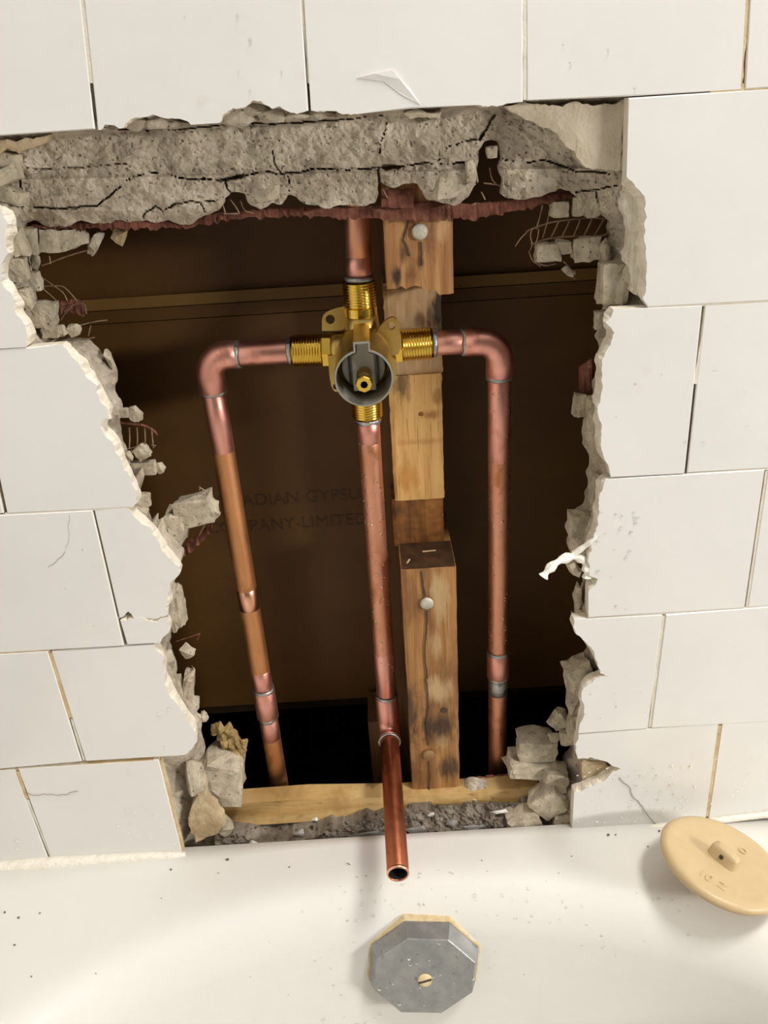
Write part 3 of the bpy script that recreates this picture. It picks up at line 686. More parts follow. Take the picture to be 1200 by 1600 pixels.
# small bumps of old bed squeezed up over the chipped tile edges
for i, (px, py, w, h) in enumerate([(171, 200, 12, 6), (215, 194, 22, 10), (250, 192, 26, 10), (280, 195, 20, 8), (372, 184, 28, 16), (398, 172, 22, 14), (425, 182, 24, 12), (465, 182, 24, 8), (500, 180, 26, 8), (525, 180, 20, 7)]):
    lump('mortar_lump', px, py, w, h, .0085, 400 + i, MORTAR, wall, 0, .0045, 18, .1)

# loose chunks: things of their own
def chunk_thing(px, py, w, h, y, seed, label, mat=None, rot=0, thick=None, pts=16):
    o = lump('mortar_chunk', px, py, w, h, y, seed, mat, None, rot, thick, pts)
    return tag(o, label, 'mortar chunk', 'loose mortar chunks')
chunk_thing(305, 796, 32, 22, .048, 501, 'larger grey mortar chunk of a cracked pair beside the long left copper pipe', rot=-8, pts=-1)
chunk_thing(274, 822, 22, 27, .046, 502, 'smaller grey mortar chunk leaning on the larger one beside the left pipe', rot=25, pts=-1)
chunk_thing(332, 790, 12, 18, .049, 509, 'small pale mortar knob sticking out towards the left copper pipe', rot=-20)
chunk_thing(350, 1210, 34, 34, .040, 503, 'angular grey mortar block above the left end of the yellow batten', rot=10, pts=-1)
chunk_thing(837, 1163, 32, 17, .040, 504, 'rectangular mortar slab, upper of two stacked right of the right pipe', rot=6, pts=-1)
chunk_thing(832, 1193, 42, 11, .036, 505, 'long flat mortar slab, lower of two stacked right of the right pipe', rot=4, pts=-1)
chunk_thing(192, 371, 16, 18, .046, 506, 'small tan wedge of mortar hanging under the rusty top edge', ADH_T, rot=15, pts=12)
lump_y = empty('crumbly_chunk', P(360, 1165, .048), 'crumbly yellowish lump of knobs beside the bottom of the left pipe', 'rubble', None)
for i, (px, py, r) in enumerate([(338, 1140, 9), (348, 1148, 10), (358, 1143, 10), (366, 1152, 9), (352, 1158, 9), (362, 1163, 10), (372, 1163, 9), (370, 1174, 9), (378, 1170, 8), (376, 1180, 8), (345, 1138, 8), (382, 1162, 7)]):
    lump('knob', px, py, r, r * 1.1, .050 - i * .0004, 540 + i, CHUNK_Y, lump_y, 0)

# ------------------------------------------------------------------ rusty lath edge and wires
def rust_strip(pts, y, hts, seed, serr=0):
    """ragged edge of bent metal: (px,py) along its upper side, hts: height px"""
    rnd = random.Random(seed); n = 0; up = []; lo_ = []
    for (a, b), h0, h1 in zip(zip(pts, pts[1:]), hts, hts[1:]):
        k = max(2, int(math.hypot(b[0] - a[0], b[1] - a[1]) / 5))
        for i in range(k):
            t = i / k; x = a[0] + (b[0] - a[0]) * t; yy = a[1] + (b[1] - a[1]) * t; h = h0 + (h1 - h0) * t
            up.append(P(x, yy + rnd.uniform(-1.5, 1.5), y + .002)); d = serr * rnd.choice((0, 0, .3, .7, 1))
            lo_.append(P(x, yy + h + d + rnd.uniform(-1, 1), y - .002 + rnd.uniform(-.0008, .0008)))
    n = len(up); th = Vector((0, .0012, 0)); v = up + lo_ + [q + th for q in up] + [q + th for q in lo_]; f = []
    for i in range(n - 1):
        f += [(i, i + 1, n + i + 1, n + i), (2 * n + i, 3 * n + i, 3 * n + i + 1, 2 * n + i + 1), (i, 2 * n + i, 2 * n + i + 1, i + 1), (n + i, n + i + 1, 3 * n + i + 1, 3 * n + i)]
    f += [(0, n, 3 * n, 2 * n), (n - 1, 3 * n - 1, 4 * n - 1, 2 * n - 1)]
    return mk('metal_lath', v, f, RUST, wall)
rust_strip([(48, 352), (120, 346), (200, 344), (280, 344), (345, 332), (440, 325), (520, 324), (600, 322), (660, 316), (740, 318), (800, 312), (850, 304), (900, 298)], .036, [4, 10, 12, 10, 12, 10, 14, 20, 26, 22, 18, 14, 6], 8, 5)
rust_strip([(268, 862), (290, 850), (320, 826), (335, 812)], .046, [12, 16, 16, 6], 9, 5)
rust_strip([(85, 472), (110, 468), (136, 470)], .046, [16, 20, 22], 10, 4)
rust_strip([(690, 1222), (740, 1216), (800, 1210), (845, 1205)], .046, [10, 14, 18, 20], 11, 3)
rust_strip([(905, 575), (925, 560), (930, 600)], .046, [40, 45, 30], 12, 4)
rust_strip([(596, 298), (625, 296), (652, 296)], .035, [26, 28, 24], 13, 3)
def wire(pts, y=.042, r=.0005, mat=None):
    q = smooth_path([P(a, b, y) for a, b in pts], 1); v, f = tube(q, r, 5); return mk('lath_wire', v, f, mat or WIRE, wall)
# right-hand ladder of wire
wire([(822, 362), (835, 356), (860, 347), (890, 343), (920, 340), (955, 342)]); wire([(836, 380), (850, 374), (880, 370), (910, 369), (940, 369), (954, 364)])
for a, b in (((848, 320), (838, 358)), ((858, 335), (848, 372)), ((873, 346), (861, 371)), ((890, 344), (878, 370)), ((907, 342), (896, 369)), ((925, 342), (912, 369)), ((943, 343), (928, 369)), ((955, 346), (947, 367))): wire([a, ((a[0] + b[0]) / 2 + 1, (a[1] + b[1]) / 2 - 1), b])
for a in ([(832, 356), (828, 368), (832, 382), (828, 392)], [(824, 362), (812, 374), (805, 385)], [(830, 378), (838, 384)], [(840, 410), (852, 416), (868, 412)], [(880, 408), (892, 420), (898, 436)], [(842, 358), (840, 372), (836, 384)], [(826, 392), (832, 408), (845, 416)]): wire(a, .041, .0004)
# left-hand wires
for a in ([(65, 415), (80, 410), (105, 400), (140, 390)], [(66, 434), (85, 447), (100, 458), (105, 470)], [(64, 448), (90, 446), (100, 448), (112, 460), (120, 470)], [(68, 452), (80, 462), (88, 470)], [(110, 478), (132, 472), (135, 490)], [(118, 510), (150, 502), (168, 500)], [(142, 508), (138, 525)], [(105, 526), (135, 530), (148, 527)], [(95, 500), (105, 485), (112, 480)], [(77, 400), (79, 412)]): wire(a, .043, .0004)
wire([(185, 660), (205, 662), (225, 664), (240, 672), (246, 680)], .043, .0009, RUST); wire([(196, 702), (215, 698), (222, 692)], .043)
for x in (202, 214, 226, 237): wire([(x, 668), (x + 1, 685), (x + (0 if x < 230 else 3), 700)], .043)
wire([(237, 695), (244, 697)], .043); wire([(205, 700), (208, 725)], .043); wire([(310, 838), (320, 820), (322, 812)], .047); wire([(313, 762), (322, 768), (328, 776)], .047); wire([(312, 760), (312, 766)], .047)
for a in ([(275, 1002), (295, 996), (312, 990)], [(312, 990), (308, 1000)], [(300, 1040), (306, 1060), (300, 1085)]): wire(a, .044, .0006, RUST)
for a in ([(765, 262), (768, 280), (776, 288)], [(752, 300), (758, 312)], [(756, 286), (772, 288), (782, 290)], [(348, 320), (352, 332)], [(360, 312), (370, 325), (374, 334)], [(376, 314), (382, 330), (396, 333)], [(350, 334), (372, 334)], [(598, 296), (606, 310)], [(330, 316), (336, 328)]): wire(a, .034, .0004)

# peeling caulk strip on the right edge of the hole
pc = empty('peeling_caulk', P(900, 880, .0), 'curled white strip of caulk peeling off the right edge of the hole', 'caulk')
path = smooth_path([P(848, 902, -.012), P(858, 888, -.010), P(876, 874, -.004), P(898, 868, .004), P(914, 876, .004), P(918, 892, .003), P(917, 902, .003)], 2)
v, f = tube(path, [.0028 + .0009 * math.sin(i * 1.3) for i in range(len(path))], 7); mk('strip', v, f, CAULKW, pc)
v, f = tube(smooth_path([P(896, 866, .003), P(910, 856, .002), P(926, 844, .0), P(932, 838, -.0004)], 1), [.0022, .002, .0022, .0016, .0018, .0012, .001, .0008], 6); mk('strand', v, f, CAULKW, pc)
v, f = tube(smooth_path([P(890, 876, .006), P(898, 892, .010), P(908, 896, .008)], 1), .0035, 6); mk('flake', v, f, ADH, pc)

# ------------------------------------------------------------------ inside the wall
rear = empty('wall_rear', (.14, .135, -.6), 'brown paper-faced gypsum board closing the back of the cavity', None, None, 'structure')
YB = .132
zt = P(600, 458, YB).z
def bar(a, b, mat, name, parent, bev=0): v, f = box(a, b); return mk(name, v, f, mat, parent)
z_hi = P(400, 452, YB - .004).z; z_lo = P(400, 470, YB - .004).z; z_l2 = P(400, 491, YB - .002).z
bar((-.6, YB, z_hi - .006), (.85, YB + .012, .42), BOARD, 'board', rear)
bar((-.6, YB - .004, z_lo), (.85, YB + .01, z_hi), BOARD_L, 'joint_strip', rear)
bar((-.6, YB - .0015, z_l2), (.85, YB + .01, z_lo - .0012), BOARD, 'joint_strip', rear)
z_bb = P(600, 1088, YB).z
bar((-.6, YB, z_bb), (.85, YB + .012, z_l2 - .001), BOARD, 'board', rear)
bar((-.6, YB + .2, -.85), (.85, YB + .22, z_bb + .02), VOID, 'void_backdrop', rear)  # added dark sheet standing in for the unlit void below the board
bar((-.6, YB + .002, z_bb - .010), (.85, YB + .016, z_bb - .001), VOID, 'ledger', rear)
# added unseen shell panels that keep room light out of the cavity
bar((-.62, .036, -.85), (-.58, YB + .22, .42), VOID, 'shell_side', rear); bar((.82, .036, -.85), (.86, YB + .22, .42), VOID, 'shell_side', rear)
bar((-.62, .036, .42), (.86, YB + .22, .45), VOID, 'shell_top', rear); bar((-.62, .036, -.88), (.86, YB + .22, -.85), VOID, 'shell_bottom', rear)
bar((-.62, .040, -.85), (.86, .05, -.585), VOID, 'shell_front', rear)

def text_obj(name, body, loc, size, mat, parent, rot=(math.pi / 2, 0, 0), ext=.0002, align='LEFT', mtx=None, sp=1.0):
    cu = bpy.data.curves.new(name, 'FONT'); cu.body = body; cu.size = size; cu.extrude = ext; cu.align_x = align; cu.space_character = sp
    to = bpy.data.objects.new(name, cu); COL.objects.link(to)
    me = bpy.data.meshes.new_from_object(to.evaluated_get(bpy.context.evaluated_depsgraph_get()))
    vs = [q.co.copy() for q in me.vertices]; fs = [list(q.vertices) for q in me.polygons]
    bpy.data.objects.remove(to); bpy.data.curves.remove(cu); bpy.data.meshes.remove(me)
    m = mtx or (Matrix.Translation(loc) @ Matrix.Rotation(rot[0], 4, 'X'))
    return mk(name, [m @ q for q in vs], fs, mat, parent)
text_obj('printed_lettering', 'CANADIAN GYPSUM', P(318, 795, YB - .0003), .0150, PRINT, rear, sp=1.02)
text_obj('printed_lettering', 'COMPANY-LIMITED', P(325, 834, YB - .0003), .0150, PRINT, rear, sp=1.02)

# the stud: weathered face above and below, cut back between
stud = empty('wall_stud', (.16, .08, -.6), 'notched wooden wall stud with round nail heads behind the brass valve', 'stud')
def sx(px, py, y): return P(px, py, y).x
YS, YN = .040, .078
rs = random.Random(21)
def rough_block(name, x0, x1, y0, y1, z0, z1, mat, jagged=None, cuts=10, amp=.0006, seed=0):
    """a length of timber; jagged='bottom' leaves a splintered lower end"""
    nx, nz_ = 14, 24; v = []; f = []; rnd = random.Random(seed)
    for layer, y in ((0, y0), (1, y1)):
        for j in range(nz_ + 1):
            for i in range(nx + 1):
                u, w = i / nx, j / nz_; zz = z0 + (z1 - z0) * w
                if jagged == 'bottom' and j <= 3: zz += (abs(noise.noise(Vector((i * 1.9, 3.3, seed)))) * .007 - .002 + (-.004 if u > .75 else 0)) * (1 - j / 4)
                dx = amp * noise.noise(Vector((u * 2, w * 14, seed + layer))) if i in (0, nx) else 0
                dy = amp * noise.noise(Vector((u * 7, w * 9, seed))) - (.0 if 0 < i < nx else -.0008)
                v.append((x0 + (x1 - x0) * u + dx * 1.4, y + (dy if layer == 0 else 0), zz))
    N1 = (nx + 1) * (nz_ + 1); id_ = lambda l, i, j: l * N1 + j * (nx + 1) + i
    for j in range(nz_):
        for i in range(nx):
            f.append((id_(0, i, j), id_(0, i + 1, j), id_(0, i + 1, j + 1), id_(0, i, j + 1))); f.append((id_(1, i, j), id_(1, i, j + 1), id_(1, i + 1, j + 1), id_(1, i + 1, j)))
    for j in range(nz_):
        f.append((id_(0, 0, j), id_(0, 0, j + 1), id_(1, 0, j + 1), id_(1, 0, j))); f.append((id_(0, nx, j), id_(1, nx, j), id_(1, nx, j + 1), id_(0, nx, j + 1)))
    for i in range(nx):
        f.append((id_(0, i, 0), id_(1, i, 0), id_(1, i + 1, 0), id_(0, i + 1, 0))); f.append((id_(0, i, nz_), id_(0, i + 1, nz_), id_(1, i + 1, nz_), id_(1, i, nz_)))
    return mk(name, v, f, mat, stud)
xl, xr = sx(602, 400, YS), sx(708, 395, YS)
ub = rough_block('upper_block', xl, xr, YS, .128, P(650, 449, YS).z, .40, WOOD_O, 'bottom', seed=1)
xl2, xr2 = sx(601, 500, YN), sx(690, 496, YN)
zA = P(645, 585, YN).z; zB = P(650, 779, YN).z
zC = P(660, 849, YN).z
rough_block('pale_section', xl2, xr2, YN, .128, zA, P(650, 440, YN).z, WOOD_P, seed=2)
rough_block('fresh_cut_section', sx(609, 640, YN), sx(692, 690, YN), YN - .002, .128, zB, zA + .0002, WOOD_F, seed=3)
rough_block('dark_section', sx(613, 800, YN), sx(693, 800, YN), YN + .001, .128, zC - .002, zB + .0, WOOD_D, seed=4)
xl3, xr3 = sx(630, 960, YS), sx(714, 960, YS)
lb = rough_block('lower_block', xl3, xr3, YS, .128, -.565, zC, WOOD_L, seed=5)
BLK = pm('black_stain', srgb(52, 40, 30), srgb(84, 64, 44), scale=120, rough=.8)
TOPD = pm('wet_wood', srgb(44, 28, 14), srgb(78, 52, 28), scale=90, rough=.55)
# splits along the grain
for pts in ([(658, 893), (661, 915), (665, 932)], [(667, 955), (666, 990), (668, 1060)], [(670, 1190), (671, 1235)], [(665, 1060), (669, 1165)], [(638, 345), (630, 375), (640, 400)], [(657, 378), (659, 415)]):
    q = [P(a, b, YS - .0008) for a, b in jag(pts, random.Random(4), .06, 6)]; v, f = tube(q, .0005, 5); mk('split', v, f, DARK, stud)
v, f = box((xl3 + .0008, YS + .002, zC - .001), (xr3 - .0006, YN + .0006, zC + .0005)); mk('wet_ledge', v, f, TOPD, stud)
for i, (a, b) in enumerate((((660, 862), (681, 860)), ((636, 880), (640, 874)))):
    v, f = tube([PZ(a[0], a[1], zC + .0012), PZ(b[0], b[1], zC + .0012)], .0007, 5); mk('splinter', v, f, WOOD_P, stud)
for (px, py, r, mat) in ((656, 362, 12.5, NAIL), (667, 943, 10.5, NAIL), (670, 1180, 9.5, NAIL_R)):
    c = P(px, py, YS - .0016); rr = r * (P(px + 10, py, YS) - P(px - 10, py, YS)).length / 20
    v, f = lathe([(0.00001, -.0012), (rr * .8, -.0011), (rr, -.0003), (rr * .96, .0010), (rr * .3, .0012), (rr * .3, .006)], c, (0, 1, 0), 18); mk('nail', v, f, mat, stud, True)
kc = P(694, 1110, YS - .0004); v, f = lathe([(0.00001, -.0005), (.0026, -.0004), (.0034, .0006)], kc, (0, 1, 0), 14); mk('knot', v, f, BLK, stud)
kc = P(658, 647, YN - .0024); v, f = lathe([(0.00001, -.0004), (.0012, -.0003), (.002, .0006)], kc, (0, 1, 0), 12); mk('knot', v, f, WOOD_D, stud)

fs = tag(bar((sx(578, 420, .106), .106, -.6), (sx(612, 420, .106), .1305, .41), WOOD_BR, 'furring_strip', None), 'narrow brown wooden strip between the middle pipe and the stud', 'wood strip')
ob = tag(bar((sx(580, 1180, .095), .088, -.62), (sx(612, 1180, .095), .128, P(590, 1125, .09).z), WOOD_BR, 'wood_block', None), 'short dark wooden block behind the base of the spout pipe', 'wood block')

# yellow batten along the bottom of the hole
YW = .030
bt = [(343, 1258), (480, 1248), (620, 1246), (740, 1238), (842, 1228)]; bb = [(356, 1292), (480, 1284), (620, 1275), (740, 1268), (834, 1260)]
v = [P(a, b, YW + .003) for a, b in bt] + [P(a, b, YW) for a, b in bb]
n = 5; v = v + [q + Vector((0, .016, .0)) for q in v]
f = [(i, i + 1, n + i + 1, n + i) for i in range(4)] + [(2 * n + i, 3 * n + i, 3 * n + i + 1, 2 * n + i + 1) for i in range(4)] + [(i, 2 * n + i, 2 * n + i + 1, i + 1) for i in range(4)] + [(n + i, n + i + 1, 3 * n + i + 1, 3 * n + i) for i in range(4)] + [(0, n, 3 * n, 2 * n), (4, 2 * n + 4, 3 * n + 4, n + 4)]
tag(mk('wooden_batten', v, f, WOOD_B), 'pale yellow wooden batten lying along the bottom of the hole', 'batten')
# flaked paint and grit on the damp strip
rnd = random.Random(77)
WCH = pm('paint_flake', srgb(206, 202, 194), srgb(226, 222, 214), scale=200, rough=.6)
GCH = pm('grey_skim', srgb(140, 138, 134), srgb(164, 162, 158), scale=120, rough=.7, bump=.4, bscale=400)
for i, (px, py, w, h, m) in enumerate([(492, 1280, 5, 3, WCH), (565, 1308, 36, 11, GCH), (470, 1302, 12, 6, GCH), (655, 1300, 18, 10, GCH), (735, 1298, 26, 8, GCH), (398, 1318, 7, 6, WCH), (705, 1286, 10, 5, GCH), (780, 1268, 14, 4, WCH), (675, 1272, 9, 3, WCH), (520, 1318, 4, 3, WCH), (455, 1316, 14, 4, DARK), (590, 1322, 20, 3, WCH), (430, 1320, 10, 3, WCH), (780, 1296, 20, 6, DARK), (340, 1327, 26, 3, GCH), (760, 1306, 22, 3, WCH)]):
    yy = .026 - .016 * min(1, max(0, (py - (1262 - .048 * (px - 600))) / 55)) - .0006
    lump('bed_flake', px, py, w, h, yy, 620 + i, m, wall, 0, .0018, 12, .2)

# ------------------------------------------------------------------ plumbing
YP = .066
VC = P(568, 545, YP); 
plumb = empty('shower_plumbing', (VC.x, YP, -.56), 'brass shower valve with soldered copper pipes inside the broken wall', 'plumbing')
OD = .00795
def pt(px, py, y=YP): return P(px, py, y)
def fillet(a, c, b, r, n=8):
    a, b, c = Vector(a), Vector(b), Vector(c); da = (a - c).normalized(); db = (b - c).normalized(); ang = da.angle(db)
    t = r / math.tan(ang / 2); p0 = c + da * t; p1 = c + db * t; cen = c + (da + db).normalized() * (r / math.sin(ang / 2))
    out = []
    for k in range(n + 1):
        q = p0.lerp(p1, k / n) - cen; out.append(cen + q.normalized() * r)
    return out
def ring(p, d, r, parent, w=.0023, h=.0014, seed=0, name='solder_ring'):
    a, b, d = frame(d); rnd = random.Random(seed); v = []; f = []; seg = 36; ns = 8
    for k in range(seg):
        t = 2 * math.pi * k / seg; wob = .5 * noise.noise(Vector((math.cos(t) * 1.6, math.sin(t) * 1.6, seed * 3.1)))
        rad = a * math.cos(t) + b * math.sin(t)
        for j in range(ns):
            u = 2 * math.pi * j / ns
            v.append(Vector(p) + rad * (r + h * (.55 + .5 * wob) * math.cos(u)) + d * (w * (.8 + .7 * wob) * math.sin(u) + w * wob * .7))
    for k in range(seg):
        k2 = (k + 1) % seg
        for j in range(ns):
            j2 = (j + 1) % ns; f.append((k * ns + j, k2 * ns + j, k2 * ns + j2, k * ns + j2))
    return mk(name, v, f, SOLDER, parent, True)
def pipe(name, path, mat, label=None, r=OD, seg=36):
    v, f = tube(path, r, seg, True); o = mk(name, v, f, mat, plumb, True)
    if label: o['label'] = label
    return o
def sleeve_between(name, path, parent, mat, r):
    n = len(path); rr = [r] * n; rr[0] = r - .0008; rr[-1] = r - .0008
    path = [path[0], path[0].lerp(path[1], .03)] + path[1:-1] + [path[-1].lerp(path[-2], .03), path[-1]]
    rr = [r - .0006] + [r] * (len(path) - 2) + [r - .0006]
    v, f = tube(path, rr, 36, True); return mk(name, v, f, mat, parent, True)

def drops_on_pipe(parent, a, b, n, seed, rmin=.0005, rmax=.0013):
    a, b = Vector(a), Vector(b); d = (b - a).normalized(); rnd = random.Random(seed); mb = MB()
    for i in range(n):
        t = rnd.random(); p = a.lerp(b, t); th = rnd.uniform(-1.35, 1.35)
        nrm = Vector((math.sin(th), -math.cos(th), .0)); nrm = (nrm - d * nrm.dot(d)).normalized()
        r = rnd.uniform(rmin, rmax); prof = [(r, 0), (r * .86, r * .32), (r * .5, r * .56), (r * .02, r * .64)]
        v, f = lathe(prof, p + nrm * (OD - r * .05), nrm, 9); mb.add(v, f)
    o = mb.build('water_drops', WATER, parent, True); o['kind'] = 'stuff'; return o

# left run
A = pt(457, 548); Cn = pt(324, 556); B = pt(441, 1252)
B.y = YP
pl = pipe('supply_pipe', resample([A, Cn + (A - Cn).normalized() * .012], .02) + fillet(A, Cn, B, .011)[1:] + resample([Cn + (B - Cn).normalized() * .013, B], .03), COPPER_L, 'long left copper pipe with tarnished orange-brown lower length')
dv = (B - Cn).normalized(); dh = (A - Cn).normalized()
def at_py(a, b, py):
    lo_, hi = 0.0, 1.0
    for _ in range(40):
        m = (lo_ + hi) / 2
        if PXY(a.lerp(b, m))[1] < py: lo_ = m
        else: hi = m
    return a.lerp(b, lo_)
def at_px(a, b, px):
    best = min((abs(PXY(a.lerp(b, k / 400))[0] - px), k) for k in range(401)); return a.lerp(b, best[1] / 400)
eh = at_px(Cn, A, 371); ev = at_py(Cn, B, 612)
sleeve_between('elbow', [eh] + fillet(A, Cn, B, .0135, 10) + [ev], pl, COPPER_P, .0094)
sleeve_between('pink_section', [at_px(Cn, A, 372), at_px(Cn, A, 453)], pl, COPPER_P, OD + .00015)
sleeve_between('pink_section', [at_py(Cn, B, 612), at_py(Cn, B, 655), at_py(Cn, B, 705)], pl, COPPER_P, OD + .00012)
ring(eh, dh, .0087, pl, seed=1); ring(ev, dv, .0087, pl, seed=2); ring(at_px(Cn, A, 453), dh, .0085, pl, seed=3)
c0, c1 = at_py(Cn, B, 1076), at_py(Cn, B, 1119)
sleeve_between('coupling', [c0, c1], pl, COPPER_P, .0092); ring(c0, dv, .0086, pl, seed=4); ring(c1, dv, .0086, pl, seed=5)
sleeve_between('pink_section', [c1, at_py(Cn, B, 1152)], pl, COPPER_P, OD + .00012); sleeve_between('pink_section', [at_py(Cn, B, 1045), c0], pl, COPPER_P, OD + .00012)
sleeve_between('sanded_patch', [at_py(Cn, B, 917), at_py(Cn, B, 950)], pl, COPPER_C, OD + .00012)
drops_on_pipe(pl, at_py(Cn, B, 640), at_py(Cn, B, 1000), 14, 1, .0004, .0008)
# right run
A = pt(672, 536); Cn = pt(781, 533); B = pt(777, 1215)
pr = pipe('supply_pipe', resample([A, Cn + (A - Cn).normalized() * .012], .02) + fillet(A, Cn, B, .011)[1:] + resample([Cn + (B - Cn).normalized() * .013, B], .03), COPPER, 'right copper pipe dotted with water drops')
dv = (B - Cn).normalized(); dh = (A - Cn).normalized()
eh = at_px(A, Cn, 725); ev = at_py(Cn, B, 588)
sleeve_between('elbow', [eh] + fillet(A, Cn, B, .0135, 10) + [ev], pr, COPPER_P, .0094)
sleeve_between('pink_section', [at_px(A, Cn, 680), eh], pr, COPPER_P, OD + .00015); sleeve_between('pink_section', [ev, at_py(Cn, B, 650), at_py(Cn, B, 720)], pr, COPPER_P, OD + .00012)
ring(eh, dh, .0087, pr, .0022, seed=6); ring(ev, dv, .0087, pr, .0022, seed=7); ring(at_px(A, Cn, 678), dh, .0086, pr, seed=8)
c0, c1 = at_py(Cn, B, 1018), at_py(Cn, B, 1056)
sleeve_between('coupling', [c0, c1], pr, COPPER_P, .0092); ring(c0, dv, .0086, pr, .0024, seed=9); ring(c1, dv, .0086, pr, .0022, seed=10)
sleeve_between('solder_smear', [at_py(Cn, B, 1058), at_py(Cn, B, 1082)], pr, SOLDER, OD + .0002)
drops_on_pipe(pr, at_py(Cn, B, 600), at_py(Cn, B, 1010), 90, 2)
# riser above the valve
A = pt(557, 250); B = pt(561, 440); pu = pipe('riser_pipe', resample([P(557, 100, YP) if False else A + (A - B).normalized() * .15, A, B], .03), COPPER, 'short copper riser pipe going up behind the rusty edge')
sleeve_between('pink_section', [at_py(A, B, 400), at_py(A, B, 434)], pu, COPPER_P, OD + .00012); ring(at_py(A, B, 434), (B - A), .0088, pu, .0020, .0016, seed=11)
# middle run to the spout
A = pt(574, 640); Bk = pt(607, 1132); zs = P(607, 1138, YP).z
Cn = Vector((Bk.x, YP, zs)); d = ray(622, 1366); tt = (zs - C_CAM[2]) / d[2]; E_ = Vector(C_CAM + tt * d)
pmid = pipe('drop_pipe', resample([A, Cn + (A - Cn).normalized() * .016], .03), COPPER, 'middle copper drop pipe dotted with water drops')
dm = (Cn - A).normalized(); ds = (E_ - Cn).normalized()
sleeve_between('pink_section', [at_py(A, Cn, 655), at_py(A, Cn, 690)], pmid, COPPER_P, OD + .00012); sleeve_between('pink_section', [at_py(A, Cn, 1015), at_py(A, Cn, 1085)], pmid, COPPER_P, OD + .00015)
ring(at_py(A, Cn, 655), dm, .0086, pmid, seed=12); ring(at_py(A, Cn, 1086), dm, .0087, pmid, .0024, seed=13)
sp0 = Cn + ds * .016
sleeve_between('elbow', [at_py(A, Cn, 1086)] + fillet(A, Cn, E_, .0125, 10) + [sp0], pmid, COPPER_P, .0094)
# open spout stub
a_, b_, d_ = frame(ds); Ln = (E_ - sp0).length
prof = [(OD, -.006), (OD, Ln - .0008), (OD - .0004, Ln), (OD - .0011, Ln), (OD - .0013, Ln - .0008), (OD - .0013, Ln - .09), (.00001, Ln - .09)]
v, f = lathe(prof, sp0, ds, 40); sp = mk('spout_pipe', v, f, [COPPER_S, BLACK], plumb, True, [1 if i // 40 >= 4 else 0 for i in range(len(f))]); sp['label'] = 'brown copper spout stub with an open end poking out over the tub'
v, f = lathe([(OD - .0002, Ln - .0022), (OD + .0001, Ln - .0018), (OD + .0001, Ln - .0006), (OD - .0004, Ln + .0002), (OD - .0011, Ln + .0002)], sp0, ds, 40); mk('cut_rim', v, f, COPPER_C, sp, True)
ring(sp0, ds, .0088, sp, .0016, .0018, seed=14)
drops_on_pipe(pmid, at_py(A, Cn, 680), at_py(A, Cn, 1060), 80, 3)

# brass mixing valve
val = empty('mixing_valve', VC, None, None, None, None, plumb); val['label'] = 'cast brass mixing valve with four threaded ports and a grey round sleeve'
vdir = {'l': (pt(457, 548) - VC).normalized(), 'r': (pt(672, 536) - VC).normalized(), 'u': (pt(560, 438) - VC).normalized(), 'd': (pt(574, 645) - VC).normalized()}
def thread(L0, L1, r, pitch=.0018, dpt=.0009):
    pr_ = []; h = L0
    while h < L1 - 1e-6: pr_ += [(r - dpt, h), (r - dpt * .2, h + pitch * .3), (r, h + pitch * .5), (r - dpt * .2, h + pitch * .7)]; h += pitch
    return pr_ + [(r - dpt, L1)]
for k, Lp in (('l', (pt(455, 548) - VC).length), ('r', (pt(676, 536) - VC).length), ('u', (pt(560, 440) - VC).length), ('d', (pt(575, 652) - VC).length)):
    d = vdir[k]
    v, f = lathe([(.0122, .006), (.0116, Lp - .030), (.0110, Lp - (.022 if k == 'u' else .027)), (.0096, Lp - (.0215 if k == 'u' else .0265))], VC, d, 40); mk('port_neck', v, f, BRASS, val, True)
    cb_ = .005 if k == 'u' else 0
    v, f = lathe([(.0100, Lp - .0268 + cb_), (.0108, Lp - .0262 + cb_), (.0108, Lp - .0208 + cb_), (.0098, Lp - .0204 + cb_)], VC, d, 6 if k in 'lr' else 40); mk('port_collar', v, f, BRASS_T, val)
    tl_ = .0155 if k == 'u' else .0206
    v, f = lathe(thread(Lp - tl_, Lp - .001, .0107) + [(.0098, Lp), (.0080, Lp), (.0080, Lp - .01)], VC, d, 40); mk('threaded_port', v, f, BRASS_T, val, True)
ax = Vector((0, -1, 0))
BR = .0172
v, f = lathe([(.00001, -.016), (.012, -.016), (.0145, -.014), (.0165, -.008), (BR, .0), (BR, .022), (BR - .001, .024), (BR - .003, .0245)], VC, ax, 48); mk('body', v, f, BRASS, val, True)
# round sleeve, brass outside and grey inside, with a square keyway standing up on its top
Yf = .004; Ls = YP - Yf
def keyring(r, kw, kt, n=56):
    a0 = math.asin(kw / r); out = [(-kw, kt), (kw, kt)]
    for k in range(n + 1):
        t = math.pi / 2 - a0 - (2 * math.pi - 2 * a0) * k / n; out.append((r * math.cos(t), r * math.sin(t)))
    return out
def kv(o, h): return [VC + Vector((x, -h, z)) for x, z in o]
ko = keyring(.0178, .0049, .0222); ki = keyring(.0166, .0038, .0210); n = len(ko)
v = kv(ko, .020) + kv(ko, Ls - .0006) + kv([(x * .985, z * .985) for x, z in ko], Ls) + kv(ki, Ls) + kv(ki, .026); f = []; mi_ = []
for r in range(4):
    for k in range(n): f.append((r * n + k, r * n + (k + 1) % n, (r + 1) * n + (k + 1) % n, (r + 1) * n + k)); mi_.append(0 if r == 0 else 1)
mk('sleeve', v, f, [BRASS, STEEL], val, False, mi_)
v, f = lathe([(.0165, .026), (.0165, .034), (.0146, .0345), (.0140, .034), (.0140, .028)], VC, ax, 48); mk('cartridge_flange', v, f, BRASS, val)
v, f = lathe([(.0135, .026), (.0135, .040), (.0128, .041), (.00001, .041)], VC, ax, 48); mk('cartridge', v, f, CART, val)
